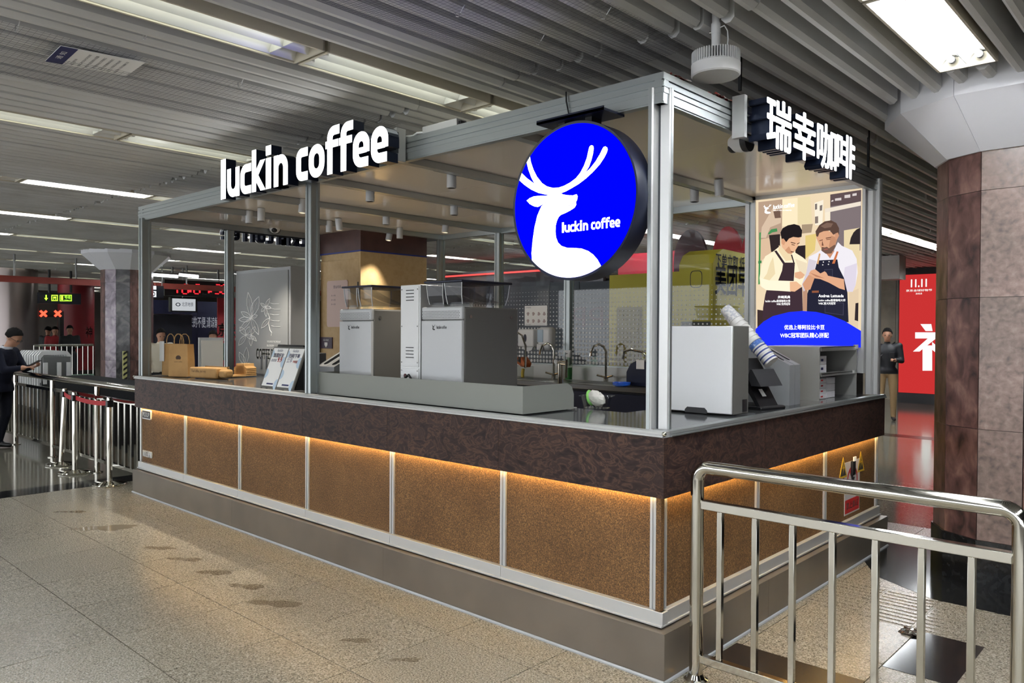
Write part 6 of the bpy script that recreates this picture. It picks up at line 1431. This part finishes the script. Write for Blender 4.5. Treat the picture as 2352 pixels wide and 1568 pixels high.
def hair_cap(name, parent, Mx, m_, long_=0.):
    q = mb(); n, k_ = 20, 10; V = []; Fs = []
    for j in range(k_+1):
        th = j/k_*R(112)
        for i in range(n):
            ph = 2*math.pi*i/n; front = max(0, math.cos(ph))
            t2 = min(th, R(112)*(1-.5*front**.5)+long_*(1-front)); rr = .1+.003*math.sin(7*ph+3*th)+.0025*math.sin(13*ph-9*th)
            V.append((rr*1.10*math.sin(t2)*math.cos(ph)-.006, rr*.87*math.sin(t2)*math.sin(ph), .034+rr*1.07*math.cos(t2)))
    for j in range(k_): Fs += [(j*n+i, j*n+(i+1) % n, (j+1)*n+(i+1) % n, (j+1)*n+i) for i in range(n)]
    q.add(V, Fs).xf(Mx); return q.build(name, m_, parent, local=True)
def hand(q, wrist, d, up_, s=1.0, curl=.5):
    """palm, four unequal bent fingers and a thumb; d = direction of the fingers, up_ = back of the hand"""
    d, up_ = Vector(d).normalized(), Vector(up_).normalized(); sd = d.cross(up_).normalized(); w_ = Vector(wrist)
    pc = w_+d*.045*s
    for k in range(4): capsule(q, w_+sd*(k-1.5)*.014*s, w_+d*.085*s+sd*(k-1.5)*.02*s, .013*s, .012*s)
    for k, L in enumerate((.062, .075, .07, .054)):
        a = w_+d*.085*s+sd*(k-1.5)*.02*s; b_ = a+(d*math.cos(curl*.6)-up_*math.sin(curl*.6))*L*.55*s; c = b_+(d*math.cos(curl*1.7)-up_*math.sin(curl*1.7))*L*.5*s
        capsule(q, a, b_, .0092*s, .0085*s); capsule(q, b_, c, .0085*s, .007*s)
    a = w_+d*.02*s-sd*.03*s; b_ = a+(d*.6-sd*.8).normalized()*.04*s-up_*.01*s; c = b_+(d*.9-sd*.2-up_*.3).normalized()*.035*s
    capsule(q, a, b_, .012*s, .01*s); capsule(q, b_, c, .01*s, .008*s)
def person(loc, rz, label, J, regions, mats, voxel=.014, hair=True, tilt=.3, extra=None, group=None, fine_hands=True):
    """J: joints in body space, x = facing direction"""
    t = thing('person', label, 'person', loc, rz, group)
    q = mb(); r = J['r'] if 'r' in J else 1.0
    ped = J['pelvis']; ch = J['chest']; nk = J['neck']; hd_ = J['head']
    P_, C_, N_, H_ = map(Vector, (ped, ch, nk, hd_))
    mid = P_.lerp(C_, .5)
    q.ball(P_, .15, 14, (.8, 1.12, .8), 10); q.ball(mid, .15, 14, (.75, 1.05, 1.15), 10); q.ball(C_, .165, 14, (.78, 1.16, 1.0), 10)
    capsule(q, P_, C_, .115, .125); q.ball(P_.lerp(C_, .75), .16, 14, (.78, 1.15, 1.1), 10); q.ball(C_+(N_-C_)*.45, .12, 12, (.8, 1.25, .7), 8)
    capsule(q, N_-(H_-N_)*.6, H_-(H_-N_)*.2, .056, .052)
    for s, k in (('l', 1), ('r', -1)):
        sh, el, wr = (Vector(J[s+'_sh']), Vector(J[s+'_el']), Vector(J[s+'_wr']))
        hp, kn, an, to = (Vector(J[s+'_hip']), Vector(J[s+'_kn']), Vector(J[s+'_an']), Vector(J[s+'_to']))
        capsule(q, C_+(N_-C_)*.3, sh, .075, .07); capsule(q, sh, el, .066, .05); capsule(q, el, wr, .05, .036)
        capsule(q, P_.lerp(hp, .6), hp, .10, .098); capsule(q, hp, kn, .096, .066); capsule(q, kn, an, .064, .048)
        capsule(q, an-Vector((0, 0, .035)), to, .04, .034); q.ball(an+Vector((-.02, 0, -.045)), .04)
        dr_ = (wr-el).normalized(); hdv = Vector(J.get(s+'_hd', tuple(dr_))); 
        if fine_hands: hand(q, wr+hdv.normalized()*.01, hdv, J.get(s+'_up', (0, 0, 1)), .98, J.get('curl', .9))
        else: q.ball(wr+hdv.normalized()*.06, .042, 8, (1, .8, .6))
    Mx = head_shapes(q, H_, (1, 0), tilt)
    me = fuse(q, voxel)
    me.materials.clear()
    for m_ in mats: me.materials.append(m_)
    idx = [regions(p.center) for p in me.polygons]
    me.polygons.foreach_set('material_index', idx); me.polygons.foreach_set('use_smooth', [True]*len(me.polygons))
    o = bpy.data.objects.new('body', me); COL.objects.link(o); o.parent = t; WM[o.name] = wm(t).copy()
    if hair: hair_cap('hair', t, Mx, M['hair'], J.get('hair_long', 0))
    for sd in (-1, 1): mb().ball((.089, sd*.033, .012), .0085, 8).xf(Mx).build('eye', M['black'], t, local=True)
    if extra: extra(t, Mx)
    return t
suit = mat('navy suit cloth', (22, 25, 38), .9, spec=.2); shirt = mat('pale collar', (200, 205, 212), .7); shoe = mat('black leather', (14, 14, 15), .35)
# man in a dark suit leaning on the left railing; he faces the right of the picture
JA = dict(pelvis=(-.06, 0, .87), chest=(-.01, 0, 1.19), neck=(.035, 0, 1.345), head=(.10, 0, 1.475),
          l_sh=(.0, .185, 1.285), r_sh=(.0, -.185, 1.285), l_el=(.12, .215, 1.055), r_el=(.11, -.215, 1.055), l_wr=(.30, .09, 1.09), r_wr=(.29, -.10, 1.085),
          l_hip=(-.06, .095, .84), r_hip=(-.07, -.095, .84), l_kn=(-.06, .11, .46), r_kn=(-.13, -.10, .47), l_an=(-.16, .11, .085), r_an=(-.30, -.10, .095), l_to=(-.02, .12, .035), r_to=(-.16, -.11, .035),
          l_hd=(.8, -.35, .1), r_hd=(.9, .3, .1), l_up=(0, .3, -1), r_up=(.1, 0, 1), curl=1.0)
def reg_suit(c):
    x, y, z = c
    if z < .075: return 3
    if z > 1.355 and x > -.02: return 0
    if z > 1.325 and math.hypot(x-.03, y) < .075: return 2
    if x > .285 and 1.0 < z < 1.2: return 0
    if z < .80: return 4
    return 1
trous = mat('dark trousers', (19, 21, 30), .9, spec=.2)
def suit_extra(t, Mx):
    q = mb().box(.37, .385, -.035, .04, 1.075, 1.22).xf(Matrix.Identity(4)); q.xf(Matrix.Translation((.38, 0, 1.14)) @ Matrix.Rotation(R(62), 4, 'Y') @ Matrix.Translation((-.38, 0, -1.14))); q.build('phone', M['black'], t, local=True, bevel=.004)
    q = mb()
    for sd in (-1, 1):
        q.tube([(.098, sd*.012, .012), (.1, sd*.055, .016), (.085, sd*.075, .014), (.0, sd*.084, .012)], .0022, 5); q.tube([(.1, sd*.015, .02), (.1, sd*.055, .02), (.098, sd*.055, -.008), (.1, sd*.018, -.008), (.1, sd*.015, .02)], .0018, 5)
    q.xf(Mx).build('glasses', M['black'], t, local=True)
    mb().lathe([(.068, 0), (.064, .03), (.058, .04), (.058, 0)], n=20).xf(Matrix.Translation((.01, 0, 1.325)) @ Matrix.Rotation(R(18), 4, 'Y')).build('shirt_collar', shirt, t, local=True)
    q = mb().lathe([(.17, 0), (.178, .02), (.168, .10), (.16, .10)], n=24).xf(Matrix.Translation((-.065, 0, .765)) @ Matrix.Scale(.78, 4, (1, 0, 0)) @ Matrix.Scale(1.12, 4, (0, 1, 0))); q.build('jacket_hem', suit, t, local=True)
pm_ = at(30, 1015, z=0)
person((-10.02, -.10, 0), math.atan2(.70, .71), 'man in a dark suit and glasses leaning over the left railing looking at a phone', JA, reg_suit, [M['skin'], suit, shirt, shoe, trous], .011, tilt=R(34), extra=suit_extra)
# standing pose for the others
def stand_pose(h=1.0, phone=True):
    J = dict(pelvis=(0, 0, .92), chest=(.01, 0, 1.25), neck=(.02, 0, 1.43), head=(.045, 0, 1.565), l_sh=(0, .19, 1.37), r_sh=(0, -.19, 1.37), l_el=(.02, .24, 1.10), r_el=(.03, -.24, 1.10), l_wr=(.24, .12, 1.12), r_wr=(.12, -.2, .9),
             l_hip=(0, .095, .89), r_hip=(0, -.095, .89), l_kn=(.02, .11, .49), r_kn=(.03, -.10, .49), l_an=(0, .11, .09), r_an=(-.02, -.11, .09), l_to=(.14, .13, .035), r_to=(.12, -.13, .035), l_hd=(.9, -.2, .2), l_up=(0, .2, 1), curl=1.0)
    return {k: (tuple(v_*h for v_ in v) if isinstance(v, tuple) and k[-2:] not in ('hd', 'up') else v) for k, v in J.items()}
JB = stand_pose()
def reg_jacket(c):
    x, y, z = c
    if z < .075: return 3
    if z > 1.445: return 0
    if (x > .23 and z > 1.0) or (z < .905 and y < -.16 and z > .7): return 0
    if z < .86: return 2
    return 1
blackj = mat('black jacket', (20, 22, 28), .6); khaki = mat('khaki trousers', (150, 124, 88), .8)
def bag_extra(t, Mx):
    mb().box(.30, .315, .05, .13, 1.10, 1.26).build('phone', M['black'], t, local=True, bevel=.004)
    q = mb().box(.02, .16, -.30, -.16, .70, .95); q.build('shoulder_bag', M['black'], t, local=True, bevel=.03)
    mb().tube([(.08, -.22, .94), (.12, -.12, 1.15), (.10, .0, 1.32), (.0, .12, 1.44), (-.1, .05, 1.3), (-.05, -.2, .95)], .012, 6).build('bag_strap', M['black'], t, local=True)
pr_ = at(2036, 965, z=0)
person((pr_.x, pr_.y, 0), math.atan2(-.95, .25), 'man in black jacket and khaki trousers with a phone beside the red advertisement', JB, reg_jacket, [M['skin'], blackj, khaki, shoe], .014, tilt=R(8), extra=bag_extra)
# people far behind
wj = mat('dark coat', (26, 28, 32), .7); pw_ = mat('white collar jacket', (206, 198, 178), .7); gn = mat('green coat', (34, 62, 46), .7); rd = mat('red sweater', (150, 30, 34), .7); gy = mat('grey shirt', (112, 110, 106), .7)
far_p = [(368, -12.6, -.15, 'person with dark hair and pale collar bending over behind the paper bags', pw_, wj, .95), (489, -13.2, -.4, 'person in green partly hidden behind the white board', gn, wj, .93),
         (160, -21.5, -.25, 'person in a dark coat standing at the far railing before the red column', wj, wj, 1.0), (126, -22.5, -.2, 'person in dark coat with a red front beside the red column', rd, wj, .98), (108, -23.5, 2.2, 'person in dark clothes seen from behind below the left red cross light', wj, wj, .98)]
for px, xx, rz_, label, jm, tm, hh in far_p:
    p = at(px, 780, x=xx)
    def reg_far(c, hh=hh):
        z = c[2]/hh
        if z < .075: return 3
        if z > 1.445: return 0
        if c[0] > .23 and z > 1.0: return 0
        return 2 if z < .86 else 1
    person((p.x, p.y, 0), rz_, label, stand_pose(hh), reg_far, [M['skin'], jm, tm, shoe], .025, tilt=R(20), fine_hands=False, group=None)
